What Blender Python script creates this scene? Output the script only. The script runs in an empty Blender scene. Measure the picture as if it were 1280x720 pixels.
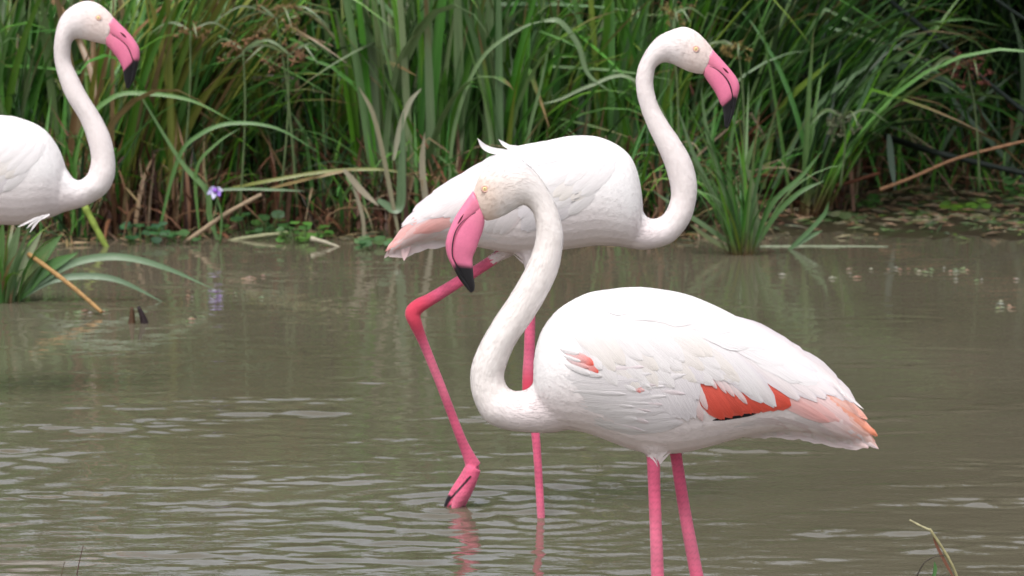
import bpy, math, random
import numpy as np
from mathutils import Vector
from mathutils.bvhtree import BVHTree

random.seed(7)
rng = np.random.default_rng(7)
scene = bpy.context.scene
col = scene.collection
R = math.radians

# ------------------------------------------------------------------ camera, sky, sun, exposure
F = 5000.0                      # focal length in pixels of a 1280 px wide frame
CAM = Vector((0.0, 0.0, 1.8))
TH = math.atan(0.123)           # downward pitch
cam_d = bpy.data.cameras.new('camera')
cam = bpy.data.objects.new('camera', cam_d); col.objects.link(cam)
cam.location = CAM
cam.rotation_euler = (math.pi/2 - TH, 0, 0)
cam_d.sensor_width = 36.0
cam_d.lens = 36.0 * F / 1280.0
cam_d.clip_start = 0.1; cam_d.clip_end = 2000
cam_d.dof.use_dof = True
cam_d.dof.focus_distance = 8.7
cam_d.dof.aperture_fstop = 11.0
scene.camera = cam

world = bpy.data.worlds.new('World'); scene.world = world
world.use_nodes = True
nt = world.node_tree
bg = nt.nodes['Background']
sky = nt.nodes.new('ShaderNodeTexSky'); sky.sky_type = 'NISHITA'; sky.sun_disc = False
SUN_EL, SUN_AZ = R(62), R(200)
sky.sun_elevation = SUN_EL; sky.sun_rotation = SUN_AZ
sky.air_density = 1.0; sky.dust_density = 4.0; sky.ozone_density = 1.0
hs = nt.nodes.new('ShaderNodeHueSaturation'); hs.inputs['Saturation'].default_value = 0.34
nt.links.new(sky.outputs[0], hs.inputs['Color'])
nt.links.new(hs.outputs[0], bg.inputs['Color'])
bg.inputs['Strength'].default_value = 0.15

sun_d = bpy.data.lights.new('sun', 'SUN')
sun = bpy.data.objects.new('sun', sun_d); col.objects.link(sun)
sun_d.energy = 1.2; sun_d.angle = R(25); sun_d.color = (1.0, 0.97, 0.93)
# direction towards the sun: behind the camera, high up, a little to the left
sdir = Vector((math.sin(SUN_AZ)*math.cos(SUN_EL), math.cos(SUN_AZ)*math.cos(SUN_EL), math.sin(SUN_EL)))
sun.rotation_euler = sdir.to_track_quat('Z', 'Y').to_euler()
sun.location = (0, 0, 20)

scene.view_settings.view_transform = 'Standard'
scene.view_settings.look = 'None'
scene.view_settings.gamma = 1.0
scene.view_settings.exposure = 0.64
scene.render.engine = 'CYCLES'
scene.cycles.use_denoising = True
scene.cycles.max_bounces = 7
scene.cycles.transparent_max_bounces = 4

# ------------------------------------------------------------------ picture <-> place
fwd = np.array([0, math.cos(TH), -math.sin(TH)])
upv = np.array([0, math.sin(TH), math.cos(TH)])
rgt = np.array([1.0, 0, 0])
C0 = np.array(CAM)

def at(px, py, Y):
    """the point of the vertical plane y = Y that the photograph shows at (px, py)"""
    d = fwd + rgt*((px-640)/F) - upv*((py-360)/F)
    return C0 + d*(Y/d[1])

def on_water(px, py, z=0.0):
    d = fwd + rgt*((px-640)/F) - upv*((py-360)/F)
    return C0 + d*((z-C0[2])/d[2])

def project(P):
    v = np.asarray(P) - C0
    w = v @ fwd
    return 640 + F*(v @ rgt)/w, 360 - F*(v @ upv)/w

# ------------------------------------------------------------------ object helpers
def tag(o, label=None, cat=None, group=None, kind=None):
    if label: o['label'] = label
    if cat: o['category'] = cat
    if group: o['group'] = group
    if kind: o['kind'] = kind
    return o

def empty(name, loc=(0, 0, 0), parent=None):
    o = bpy.data.objects.new(name, None); col.objects.link(o)
    o.empty_display_size = 0.05
    o.location = loc
    o.parent = parent
    return o

def obj_from_mesh(name, me, parent=None):
    o = bpy.data.objects.new(name, me); col.objects.link(o)
    if parent is not None:
        o.parent = parent
        # geometry is written in world coordinates: cancel the parents' offsets
        off = Vector((0, 0, 0)); p = parent
        while p is not None:
            off += p.location; p = p.parent
        o.location = -off
    return o

def mesh_np(name, V, Fq, mat, smooth=True, cols=None, uvs=None):
    """V (n,3); Fq: (m,4) array or list of faces; cols (n,3) point colours; uvs (n,2) per vertex"""
    me = bpy.data.meshes.new(name)
    V = np.asarray(V, dtype=np.float32)
    if isinstance(Fq, np.ndarray):
        m, k = Fq.shape
        me.vertices.add(len(V)); me.vertices.foreach_set('co', V.ravel())
        me.loops.add(m*k); me.loops.foreach_set('vertex_index', Fq.astype(np.int32).ravel())
        me.polygons.add(m)
        me.polygons.foreach_set('loop_start', np.arange(0, m*k, k, dtype=np.int32))
        me.update(calc_edges=True)
    else:
        me.from_pydata([tuple(v) for v in V], [], Fq)
    me.validate()
    if smooth:
        me.polygons.foreach_set('use_smooth', np.ones(len(me.polygons), dtype=bool))
    if cols is not None:
        a = me.attributes.new('Col', 'FLOAT_COLOR', 'POINT')
        c = np.ones((len(V), 4), dtype=np.float32); c[:, :3] = cols
        a.data.foreach_set('color', c.ravel())
    if uvs is not None:
        uvl = me.uv_layers.new(name='UVMap')
        li = np.empty(len(me.loops), dtype=np.int32); me.loops.foreach_get('vertex_index', li)
        uvl.data.foreach_set('uv', np.asarray(uvs, dtype=np.float32)[li].ravel())
    if mat is not None: me.materials.append(mat)
    me.update()
    return me

def catmull(pts, n):
    """resample a list of points (any dimension) with n steps per span"""
    P = np.asarray(pts, dtype=float)
    P = np.vstack([2*P[0]-P[1], P, 2*P[-1]-P[-2]])
    out = []
    for i in range(1, len(P)-2):
        for k in range(n):
            t = k/n
            p0, p1, p2, p3 = P[i-1], P[i], P[i+1], P[i+2]
            out.append(0.5*((2*p1)+(-p0+p2)*t+(2*p0-5*p1+4*p2-p3)*t*t+(-p0+3*p1-3*p2+p3)*t**3))
    out.append(P[-2])
    return np.array(out)

def rings_mesh(rings, cap=True):
    """rings: list of (k,3) arrays -> verts, faces (closed tube)"""
    k = len(rings[0]); V = np.vstack(rings); faces = []
    for i in range(len(rings)-1):
        a, b = i*k, (i+1)*k
        for j in range(k):
            j2 = (j+1) % k
            faces.append((a+j, a+j2, b+j2, b+j))
    if cap:
        n = len(V)
        V = np.vstack([V, rings[0].mean(0), rings[-1].mean(0)])
        for j in range(k):
            j2 = (j+1) % k
            faces.append((n, j2, j))
            e = (len(rings)-1)*k
            faces.append((n+1, e+j, e+j2))
    return V, faces

def tube(pts, radii, k=8):
    P = np.asarray(pts, dtype=float); rings = []
    T = np.gradient(P, axis=0)
    T /= np.linalg.norm(T, axis=1)[:, None]+1e-9
    ref = np.array([0.13, 1.0, 0.07])
    for p, t, r in zip(P, T, radii):
        a = np.cross(t, ref); a /= np.linalg.norm(a)+1e-9
        b = np.cross(t, a)
        ang = np.arange(k)*2*math.pi/k
        rings.append(p + r*(np.cos(ang)[:, None]*a + np.sin(ang)[:, None]*b))
    return rings_mesh(rings)

class Mesh:
    """collects pieces of ONE thing or part"""
    def __init__(s): s.V = []; s.F = []; s.C = []; s.n = 0
    def add(s, V, F, c=(1, 1, 1)):
        V = np.asarray(V, dtype=float)
        s.V.append(V); s.F += [tuple(i+s.n for i in f) for f in F]
        cc = np.asarray(c, dtype=float)
        s.C.append(np.tile(cc, (len(V), 1)) if cc.ndim == 1 else cc)
        s.n += len(V)
    def build(s, name, mat, parent=None, smooth=True):
        me = mesh_np(name, np.vstack(s.V), s.F, mat, smooth, np.vstack(s.C))
        return obj_from_mesh(name, me, parent)

# ------------------------------------------------------------------ materials
def new_mat(name):
    m = bpy.data.materials.new(name); m.use_nodes = True
    t = m.node_tree
    return m, t, t.nodes['Principled BSDF'], t.nodes['Material Output']

def N(t, kind, **kw):
    n = t.nodes.new('ShaderNode'+kind)
    for k, v in kw.items(): setattr(n, k, v)
    return n

def L(t, a, b): t.links.new(a, b)

def mixrgb(t, mode, fac, a, b):
    n = N(t, 'MixRGB', blend_type=mode)
    for i, v in enumerate((fac, a, b)):
        if hasattr(v, 'is_linked') or hasattr(v, 'links'): L(t, v, n.inputs[i])
        elif i == 0: n.inputs[0].default_value = v
        else: n.inputs[i].default_value = (*v, 1)
    return n.outputs[0]

def ramp(t, fac, stops):
    n = N(t, 'ValToRGB'); L(t, fac, n.inputs[0])
    e = n.color_ramp.elements
    while len(e) < len(stops): e.new(0.5)
    for el, (p, c) in zip(e, stops):
        el.position = p; el.color = (*c, 1) if len(c) == 3 else c
    return n.outputs[0]

def noise(t, scale, detail=3, rough=0.55, vec=None):
    n = N(t, 'TexNoise'); n.inputs['Scale'].default_value = scale
    n.inputs['Detail'].default_value = detail; n.inputs['Roughness'].default_value = rough
    if vec is not None: L(t, vec, n.inputs['Vector'])
    return n.outputs['Fac']

def bump(t, h, strength, dist=0.01):
    n = N(t, 'Bump'); n.inputs['Strength'].default_value = strength; n.inputs['Distance'].default_value = dist
    L(t, h, n.inputs['Height'])
    return n.outputs['Normal']

def attr_mat(name, rough, spec, bump_scale, bump_s, bump_d, var=0.12, sheen=0.0, translucent=0.0, stretch=None):
    """colour comes from the thing's own colour attribute, broken up by noise"""
    m, t, b, out = new_mat(name)
    at_ = N(t, 'Attribute', attribute_name='Col')
    geo = N(t, 'NewGeometry'); v = geo.outputs['Position']
    if stretch:
        mp = N(t, 'Mapping'); mp.inputs['Scale'].default_value = stretch; L(t, v, mp.inputs['Vector']); v = mp.outputs[0]
    f = noise(t, bump_scale, 4, 0.6, v)
    g = ramp(t, f, [(0.3, (1-var,)*3), (0.7, (1+var*0.3,)*3)])
    c = mixrgb(t, 'MULTIPLY', 1.0, at_.outputs['Color'], g)
    L(t, c, b.inputs['Base Color'])
    b.inputs['Roughness'].default_value = rough
    b.inputs['Specular IOR Level'].default_value = spec
    if sheen: b.inputs['Sheen Weight'].default_value = sheen
    L(t, bump(t, f, bump_s, bump_d), b.inputs['Normal'])
    if translucent:
        tr = N(t, 'BsdfTranslucent'); L(t, c, tr.inputs['Color'])
        mx = N(t, 'MixShader'); mx.inputs[0].default_value = translucent
        L(t, b.outputs[0], mx.inputs[1]); L(t, tr.outputs[0], mx.inputs[2]); L(t, mx.outputs[0], out.inputs['Surface'])
    return m

M_down = attr_mat('plumage', 0.85, 0.15, 90, 0.35, 0.004, 0.05, 0.15)
M_horn = attr_mat('horn', 0.42, 0.4, 160, 0.15, 0.002, 0.07)
M_stalk = attr_mat('stalk', 0.6, 0.3, 60, 0.4, 0.004, 0.35)
M_stuffleaf = attr_mat('reed_leaf', 0.5, 0.35, 25, 0.2, 0.003, 0.3, 0.0, 0.22)

def feather_material():
    m, t, b, out = new_mat('feather')
    at_ = N(t, 'Attribute', attribute_name='Col')
    uv = N(t, 'UVMap', uv_map='UVMap')
    mp = N(t, 'Mapping'); mp.inputs['Scale'].default_value = (16, 1.3, 1); L(t, uv.outputs[0], mp.inputs['Vector'])
    oi = N(t, 'ObjectInfo')
    ad = N(t, 'VectorMath', operation='ADD'); L(t, mp.outputs[0], ad.inputs[0])
    cb = N(t, 'CombineXYZ'); ml = N(t, 'Math', operation='MULTIPLY'); ml.inputs[1].default_value = 37.0
    L(t, oi.outputs['Random'], ml.inputs[0]); L(t, ml.outputs[0], cb.inputs[2]); L(t, cb.outputs[0], ad.inputs[1])
    f = noise(t, 1.6, 4, 0.6, ad.outputs[0])
    g = ramp(t, f, [(0.3, (0.93, 0.91, 0.925)), (0.65, (1.0, 1.0, 1.0))])
    c = mixrgb(t, 'MULTIPLY', 1.0, at_.outputs['Color'], g)
    L(t, c, b.inputs['Base Color'])
    b.inputs['Roughness'].default_value = 0.8
    b.inputs['Specular IOR Level'].default_value = 0.15
    b.inputs['Sheen Weight'].default_value = 0.1
    L(t, bump(t, f, 0.35, 0.004), b.inputs['Normal'])
    tr = N(t, 'BsdfTranslucent'); L(t, c, tr.inputs['Color'])
    mx = N(t, 'MixShader'); mx.inputs[0].default_value = 0.18
    L(t, b.outputs[0], mx.inputs[1]); L(t, tr.outputs[0], mx.inputs[2]); L(t, mx.outputs[0], out.inputs['Surface'])
    return m
M_feather = feather_material()

def leaf_material(fresh=False):
    """leaf blades: the object's own colour, drying out towards the tip in some"""
    m, t, b, out = new_mat('fresh_leaf_blade' if fresh else 'leaf_blade')
    oi = N(t, 'ObjectInfo')
    uv = N(t, 'UVMap', uv_map='UVMap')
    sp = N(t, 'SeparateXYZ'); L(t, uv.outputs[0], sp.inputs[0])
    # dry tip: starts at a random place along the blade
    st = N(t, 'Math', operation='MULTIPLY_ADD'); L(t, oi.outputs['Random'], st.inputs[0]); st.inputs[1].default_value = -0.8; st.inputs[2].default_value = -0.42
    su = N(t, 'Math', operation='ADD'); L(t, sp.outputs[1], su.inputs[0]); L(t, st.outputs[0], su.inputs[1])
    mp = N(t, 'Mapping'); mp.inputs['Scale'].default_value = (14, 2.5, 1); L(t, uv.outputs[0], mp.inputs['Vector'])
    cb = N(t, 'CombineXYZ'); ml = N(t, 'Math', operation='MULTIPLY'); ml.inputs[1].default_value = 53.0
    L(t, oi.outputs['Random'], ml.inputs[0]); L(t, ml.outputs[0], cb.inputs[2])
    ad = N(t, 'VectorMath', operation='ADD'); L(t, mp.outputs[0], ad.inputs[0]); L(t, cb.outputs[0], ad.inputs[1])
    f = noise(t, 1.3, 4, 0.6, ad.outputs[0])
    su2 = N(t, 'Math', operation='MULTIPLY_ADD'); L(t, f, su2.inputs[0]); su2.inputs[1].default_value = 0.5; L(t, su.outputs[0], su2.inputs[2])
    dry = ramp(t, su2.outputs[0], [(0.42, (0, 0, 0)), (0.62, (1, 1, 1))])
    g = ramp(t, f, [(0.3, (0.62, 0.66, 0.6)), (0.7, (1.2, 1.15, 1.1))])
    c = mixrgb(t, 'MULTIPLY', 1.0, oi.outputs['Color'], g)
    if not fresh: c = mixrgb(t, 'MIX', dry, c, (0.20, 0.13, 0.06))
    # brown sheath at the foot of the blade
    ft = ramp(t, sp.outputs[1], [(0.03, (1, 1, 1)), (0.20, (0, 0, 0))])
    if not fresh: c = mixrgb(t, 'MIX', ft, c, (0.15, 0.075, 0.04))
    L(t, c, b.inputs['Base Color'])
    b.inputs['Roughness'].default_value = 0.32
    b.inputs['Specular IOR Level'].default_value = 0.65
    L(t, bump(t, f, 0.3, 0.003), b.inputs['Normal'])
    tr = N(t, 'BsdfTranslucent'); L(t, c, tr.inputs['Color'])
    mx = N(t, 'MixShader'); mx.inputs[0].default_value = 0.15
    L(t, b.outputs[0], mx.inputs[1]); L(t, tr.outputs[0], mx.inputs[2]); L(t, mx.outputs[0], out.inputs['Surface'])
    return m
M_leaf = leaf_material()
M_fresh = leaf_material(True)

def mud_material():
    m, t, b, out = new_mat('wet_mud')
    geo = N(t, 'NewGeometry')
    f = noise(t, 5, 6, 0.65, geo.outputs['Position'])
    f2 = noise(t, 40, 4, 0.6, geo.outputs['Position'])
    c = ramp(t, f, [(0.3, (0.018, 0.012, 0.008)), (0.5, (0.035, 0.028, 0.014)), (0.7, (0.03, 0.045, 0.014))])
    c = mixrgb(t, 'MULTIPLY', 0.5, c, ramp(t, f2, [(0.3, (0.5,)*3), (0.7, (1.3,)*3)]))
    L(t, c, b.inputs['Base Color']); b.inputs['Roughness'].default_value = 0.55
    b.inputs['Specular IOR Level'].default_value = 0.25
    L(t, bump(t, f2, 0.6, 0.02), b.inputs['Normal'])
    return m
M_mud = mud_material()

def water_material():
    m, t, b, out = new_mat('muddy_water')
    geo = N(t, 'NewGeometry')
    f = noise(t, 0.9, 3, 0.5, geo.outputs['Position'])
    c = ramp(t, f, [(0.3, (0.098, 0.086, 0.058)), (0.7, (0.122, 0.107, 0.075))])
    L(t, c, b.inputs['Base Color'])
    b.inputs['Roughness'].default_value = 0.015
    b.inputs['IOR'].default_value = 1.36
    mp = N(t, 'Mapping'); mp.inputs['Scale'].default_value = (0.45, 1.0, 1.0); L(t, geo.outputs['Position'], mp.inputs['Vector'])
    f2 = noise(t, 30, 2, 0.5, mp.outputs[0])
    sp = N(t, 'SeparateXYZ'); L(t, geo.outputs['Position'], sp.inputs[0])
    mr = N(t, 'MapRange'); mr.inputs['From Min'].default_value = 9.5; mr.inputs['From Max'].default_value = 14.5
    mr.inputs['To Min'].default_value = 0.05; mr.inputs['To Max'].default_value = 0.02
    L(t, sp.outputs[1], mr.inputs['Value'])
    bn = N(t, 'Bump'); bn.inputs['Distance'].default_value = 0.02
    L(t, mr.outputs[0], bn.inputs['Strength']); L(t, f2, bn.inputs['Height'])
    L(t, bn.outputs['Normal'], b.inputs['Normal'])
    return m
M_water = water_material()

# ------------------------------------------------------------------ water and ground
def smooth(a, b, x):
    t = np.clip((x-a)/(b-a), 0, 1); return t*t*(3-2*t)

YF, YM, YL = 7.75, 9.93, 11.9          # planes the three birds stand in
foot_pt = on_water(563, 633)
leg_pt = on_water(677, 646)

def wave_height(X, Y):
    H = np.zeros_like(X)
    r = np.random.default_rng(11)
    fade = 0.17 + 0.40*(1-smooth(10.6, 13.6, Y)) + 0.43*(1-smooth(8.9, 10.6, Y))           # calmer towards the bank
    gust = np.zeros_like(X)
    for _ in range(10):
        kx, ky, ph = r.normal(0, 1.6), r.normal(0, 2.6), r.uniform(0, 6.28)
        gust += np.sin(kx*X+ky*Y+ph)
    gust = np.clip(0.78 + gust*0.12, 0.45, 1.5)
    # small cat's-paws: ruffled patches a hand wide, so that glints come in clusters
    paw = np.zeros_like(X)
    for _ in range(14):
        kx, ky, ph = r.normal(0, 7), r.normal(0, 16), r.uniform(0, 6.28)
        paw += np.sin(kx*X+ky*Y+ph)
    paw = 0.16 + 1.25*smooth(-1.5, 6.0, paw)
    for i in range(80):
        lam = 0.042*(0.20/0.042)**r.uniform(0, 1)
        ang = r.normal(0, 0.58)
        k = 2*math.pi/lam
        slope = 0.031*(lam/0.1)**0.05
        ph = r.uniform(0, 6.28)
        w = paw
        H += w*slope/k*np.sin(k*(math.sin(ang)*X + math.cos(ang)*Y) + ph + 0.6*np.sin(3.1*X+ph)+0.5*np.sin(7.3*X+2*ph))
    H *= fade*gust
    for (p, a, lam, rad) in ((foot_pt, 0.0075, 0.105, 0.20), (leg_pt, 0.0062, 0.09, 0.16), (on_water(-20, 590), 0.0055, 0.12, 0.22)):
        d = np.hypot(X-p[0], Y-p[1])
        H += a*np.exp(-d/rad)*np.sin(2*math.pi*d/lam+0.9*np.sin(9*X+4)*np.sin(13*Y))*smooth(0.0, 0.05, d)*(0.35+0.65*paw)
    return H

def build_water():
    xs = np.concatenate([-np.geomspace(2.3, 90, 14)[::-1], np.arange(-2.0, 2.001, 0.022), np.geomspace(2.3, 90, 14)])
    ys = np.concatenate([-np.geomspace(1, 60, 8)[::-1], np.linspace(0, 6.9, 12), np.arange(7.2, 16.9, 0.0095), [17.5, 18.5, 20.0]])
    X, Y = np.meshgrid(xs, ys)
    env = (1-smooth(1.7, 2.0, np.abs(X)))*smooth(7.2, 7.7, Y)*(1-smooth(16.2, 16.8, Y))
    Z = wave_height(X, Y)*env
    V = np.stack([X, Y, Z], -1).reshape(-1, 3)
    nx, ny = len(xs), len(ys)
    i = np.arange(ny-1)[:, None]*nx + np.arange(nx-1)[None, :]
    Fq = np.stack([i, i+1, i+1+nx, i+nx], -1).reshape(-1, 4)
    o = obj_from_mesh('water', mesh_np('water', V, Fq, M_water))
    tag(o, 'murky brown rippled pond water around the wading flamingos', 'water', kind='structure')
build_water()

def shore(x):
    """distance of the bank's edge along the view, as a function of world x"""
    x = np.asarray(x, dtype=float)
    s = 16.25 + 0.10*np.sin(5.1*x+1) + 0.07*np.sin(11*x) + 0.05*np.sin(23*x+2)
    s = s + 0.25*np.exp(-((x+0.95)/0.35)**2)                     # small bay with fallen stems
    return s

def ground_z(X, Y):
    d = Y - shore(X)
    z = -0.42*smooth(0, -2.0, d) + 0.02*smooth(-0.15, 0.3, d) - 0.012
    marsh = smooth(0.9, 1.3, X)                                  # flat floating mat on the right
    z = z + (0.16*smooth(0.1, 1.2, d))*(1-marsh) + marsh*0.10*smooth(1.6, 3.2, d)
    z = z + 0.25*smooth(2, 9, d)
    n = 0.018*np.sin(17*X+3*Y)*np.sin(13*Y+2) + 0.012*np.sin(37*X+1)*np.sin(31*Y) + 0.01*np.sin(61*X-23*Y)
    return z + n*smooth(-0.3, 0.3, d)*(0.9-0.45*marsh)

def build_ground():
    xs = np.concatenate([-np.geomspace(3.5, 400, 16)[::-1], np.arange(-3.2, 3.21, 0.04), np.geomspace(3.5, 400, 16)])
    ys = np.concatenate([np.linspace(-300, 0, 6), np.linspace(2, 13, 10), np.arange(13.5, 20.5, 0.04), np.geomspace(21, 700, 16)])
    X, Y = np.meshgrid(xs, ys)
    Z = ground_z(X, Y)
    V = np.stack([X, Y, Z], -1).reshape(-1, 3)
    nx, ny = len(xs), len(ys)
    i = np.arange(ny-1)[:, None]*nx + np.arange(nx-1)[None, :]
    Fq = np.stack([i, i+1, i+1+nx, i+nx], -1).reshape(-1, 4)
    o = obj_from_mesh('ground', mesh_np('ground', V, Fq, M_mud))
    tag(o, 'dark wet mud of the marshy bank under the reeds', 'ground', kind='structure')
build_ground()

def gz(x, y): return float(ground_z(np.array([x]), np.array([y]))[0])

# ------------------------------------------------------------------ leaf blades
def blade_shape(bend, kink=None, twist=0.3, seg=9, droop=0.0):
    """unit blade: grows along +Z for 1, bends towards +Y, half width 1 (scaled later); V-folded"""
    pts = []; ang = 0.0; p = np.zeros(2)
    for i in range(seg+1):
        t = i/seg
        pts.append(p.copy())
        ang = bend*t**1.6
        if kink and t >= kink[0]: ang += kink[1]
        p = p + np.array([math.sin(ang), math.cos(ang)])/seg
    pts = np.array(pts)
    tan = np.gradient(pts, axis=0); tan /= np.linalg.norm(tan, axis=1)[:, None]
    V = []; UV = []
    for i in range(seg+1):
        t = i/seg
        w = (0.55+0.45*min(1, t*5))*(1-0.15*t)*max(0.04, (1-max(0, (t-0.45)/0.55)**1.8))
        tw = twist*t
        nrm = np.array([0, -tan[i][1], tan[i][0]])           # blade's face normal in YZ
        xd = np.array([1, 0, 0])
        # half width is in units of 0.01 of the length axis; x is scaled by the object
        base = np.array([0, pts[i][0], pts[i][1]])
        for u in (-1, 0, 1):
            off = xd*u*w*math.cos(tw) + nrm*(u*w*math.sin(tw)*0.012 + (0.006*w if u == 0 else 0))
            V.append(base+off); UV.append(((u+1)/2, t))
    Fq = []
    for i in range(seg):
        for k in range(2):
            a = i*3+k
            Fq.append((a, a+1, a+4, a+3))
    return np.array(V), np.array(Fq), np.array(UV)

SHAPES = []
for i in range(26):
    b = random.choice([0.15, 0.3, 0.5, 0.8, 1.2, 1.7, 2.2])*random.uniform(0.8, 1.2)
    kink = (random.uniform(0.45, 0.8), random.uniform(0.9, 2.0)) if i % 4 == 3 else None
    if kink: b = random.uniform(0.1, 0.5)
    SHAPES.append((b, kink, blade_shape(b, kink, random.uniform(-0.9, 0.9))))
LEAF_MESH = [mesh_np('leaf', V, Fq, M_leaf, True, None, UV) for (_, _, (V, Fq, UV)) in SHAPES]
UPRIGHT = [i for i, s in enumerate(SHAPES) if s[0] < 0.75 and not s[1]]
ARCH = [i for i, s in enumerate(SHAPES) if s[0] >= 0.75 and not s[1]]
BROKEN = [i for i, s in enumerate(SHAPES) if s[1]]

GREENS = [(0.050, 0.135, 0.028), (0.068, 0.165, 0.035), (0.042, 0.115, 0.032), (0.085, 0.165, 0.062), (0.080, 0.175, 0.022), (0.11, 0.175, 0.085)]
YELLOW = [(0.13, 0.19, 0.03), (0.10, 0.18, 0.025), (0.17, 0.19, 0.04)]
GREY = [(0.13, 0.18, 0.10), (0.16, 0.20, 0.13), (0.10, 0.16, 0.085)]
DRY = [(0.24, 0.165, 0.085), (0.20, 0.115, 0.055), (0.30, 0.225, 0.14), (0.15, 0.075, 0.04)]
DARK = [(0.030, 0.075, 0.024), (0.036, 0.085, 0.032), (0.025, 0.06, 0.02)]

GREENS = [(c[0]*1.5, c[1]*1.72, c[2]*1.25) for c in GREENS]
GREY = [(c[0]*1.25, c[1]*1.4, c[2]*1.1) for c in GREY]
YELLOW = [tuple(v*1.5 for v in c) for c in YELLOW]
DRY = [tuple(v*1.15 for v in c) for c in DRY]+[(0.24, 0.10, 0.06)]

def jit(c, s=0.18):
    k = 1+random.uniform(-s, s)
    return tuple(max(0.004, v*k*(1+random.uniform(-0.08, 0.08))) for v in c)

def leaf_obj(parent, base, length, halfw, az, tilt, shape, color):
    """one leaf blade; az: the way it bends (0 = away from the camera, 90 deg = to the right)"""
    o = bpy.data.objects.new('leaf', LEAF_MESH[shape]); col.objects.link(o)
    o.parent = parent
    o.location = base
    o.rotation_euler = (-tilt, 0, -az)
    o.scale = (halfw, length, length)
    o.color = (*color, 1)
    return o

def clump(name, label, cat, group, x, y, n, length, halfw, palette, lean=0.0, spread=0.5, radius=0.08, mix=(0.55, 0.3, 0.15), leanvar=1.0):
    e = empty(name, (x, y, gz(x, y)-0.02))
    tag(e, label, cat, group)
    for i in range(n):
        a = random.uniform(0, 2*math.pi); rr = radius*math.sqrt(random.random())
        u = random.random()
        kind = UPRIGHT if u < mix[0] else (ARCH if u < mix[0]+mix[1] else BROKEN)
        # leaning mostly sideways (lean > 0: to the right), opened out round the clump
        az = a + random.gauss(0, 0.5)
        tilt = abs(random.gauss(0, spread*0.35))+0.02
        dx, dy = math.sin(az)*math.sin(tilt)+lean*random.uniform(0.4, 1.4)*leanvar, math.cos(az)*math.sin(tilt)
        az2 = math.atan2(dx, dy); tilt2 = min(1.2, math.hypot(dx, dy))
        leaf_obj(e, (math.cos(a)*rr, math.sin(a)*rr, 0), length*random.uniform(0.6, 1.15), halfw*random.uniform(0.6, 1.25), az2, tilt2,
                 random.choice(kind), jit(random.choice(palette)))
    return e

# helper: a single leaf or stem drawn through points given in space
def path_leaf(parent, pts, w, color, name='leaf', fold=0.25):
    P = catmull(pts, 6); n = len(P)
    T = np.gradient(P, axis=0); T /= np.linalg.norm(T, axis=1)[:, None]+1e-9
    view = np.array([0.15, -1.0, 0.45])
    V = []; UV = []
    for i in range(n):
        t = i/(n-1)
        side = np.cross(T[i], view); side /= np.linalg.norm(side)+1e-9
        nn = np.cross(side, T[i])
        ww = w*(0.5+0.5*min(1, t*5))*max(0.05, 1-max(0, (t-0.5)/0.5)**2.0)
        for u in (-1, 0, 1):
            V.append(P[i]+side*u*ww - nn*(fold*ww if u == 0 else 0)); UV.append(((u+1)/2, t))
    Fq = np.array([(i*3+k, i*3+k+1, i*3+k+4, i*3+k+3) for i in range(n-1) for k in range(2)])
    o = obj_from_mesh(name, mesh_np(name, V, Fq, M_fresh, True, None, UV), parent)
    o.color = (*color, 1)
    return o

def path_stem(name, pts, r0, r1, color, parent=None, mat=None):
    P = catmull(pts, 6); n = len(P)
    rad = np.linspace(r0, r1, n)*(1+0.08*np.sin(np.arange(n)*1.7))
    V, Fc = tube(P, rad, 7)
    me = mesh_np(name, V, Fc, mat or M_stalk, True, np.tile(color, (len(V), 1)))
    return obj_from_mesh(name, me, parent)

def PL(lst, Y):
    """list of (px, py[, dY]) -> points on the plane y = Y (+dY)"""
    return [at(p[0], p[1], Y+(p[2] if len(p) > 2 else 0)) for p in lst]

# ------------------------------------------------------------------ flamingos
WHITE = np.array((0.805, 0.775, 0.775))
LILAC = np.array((0.73, 0.68, 0.715))
CREAM = np.array((0.78, 0.73, 0.685))
BLUSH = np.array((0.78, 0.64, 0.645))
PINKF = np.array((0.86, 0.50, 0.47))
CORAL = np.array((0.80, 0.10, 0.06))
SALMON = np.array((0.86, 0.30, 0.17))
BLACK = np.array((0.012, 0.011, 0.014))
LEGPINK = np.array((0.63, 0.108, 0.20))
LEGRED = np.array((0.60, 0.055, 0.10))
BILLPINK = np.array((0.73, 0.185, 0.315))

def dist_polyline(P, pts, rad):
    """distance of points P to a polyline, and its radius there"""
    best = np.full(len(P), 1e9); br = np.zeros(len(P)); bt = np.zeros(len(P))
    for i in range(len(pts)-1):
        a, b = np.asarray(pts[i]), np.asarray(pts[i+1]); ab = b-a
        t = np.clip(((P-a) @ ab)/(ab @ ab), 0, 1)
        d = np.linalg.norm(P-(a+t[:, None]*ab), axis=1)
        m = d < best
        best[m] = d[m]; br[m] = (rad[i]+(rad[i+1]-rad[i])*t)[m]; bt[m] = (i+t)[m]
    return best, br, bt

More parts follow.
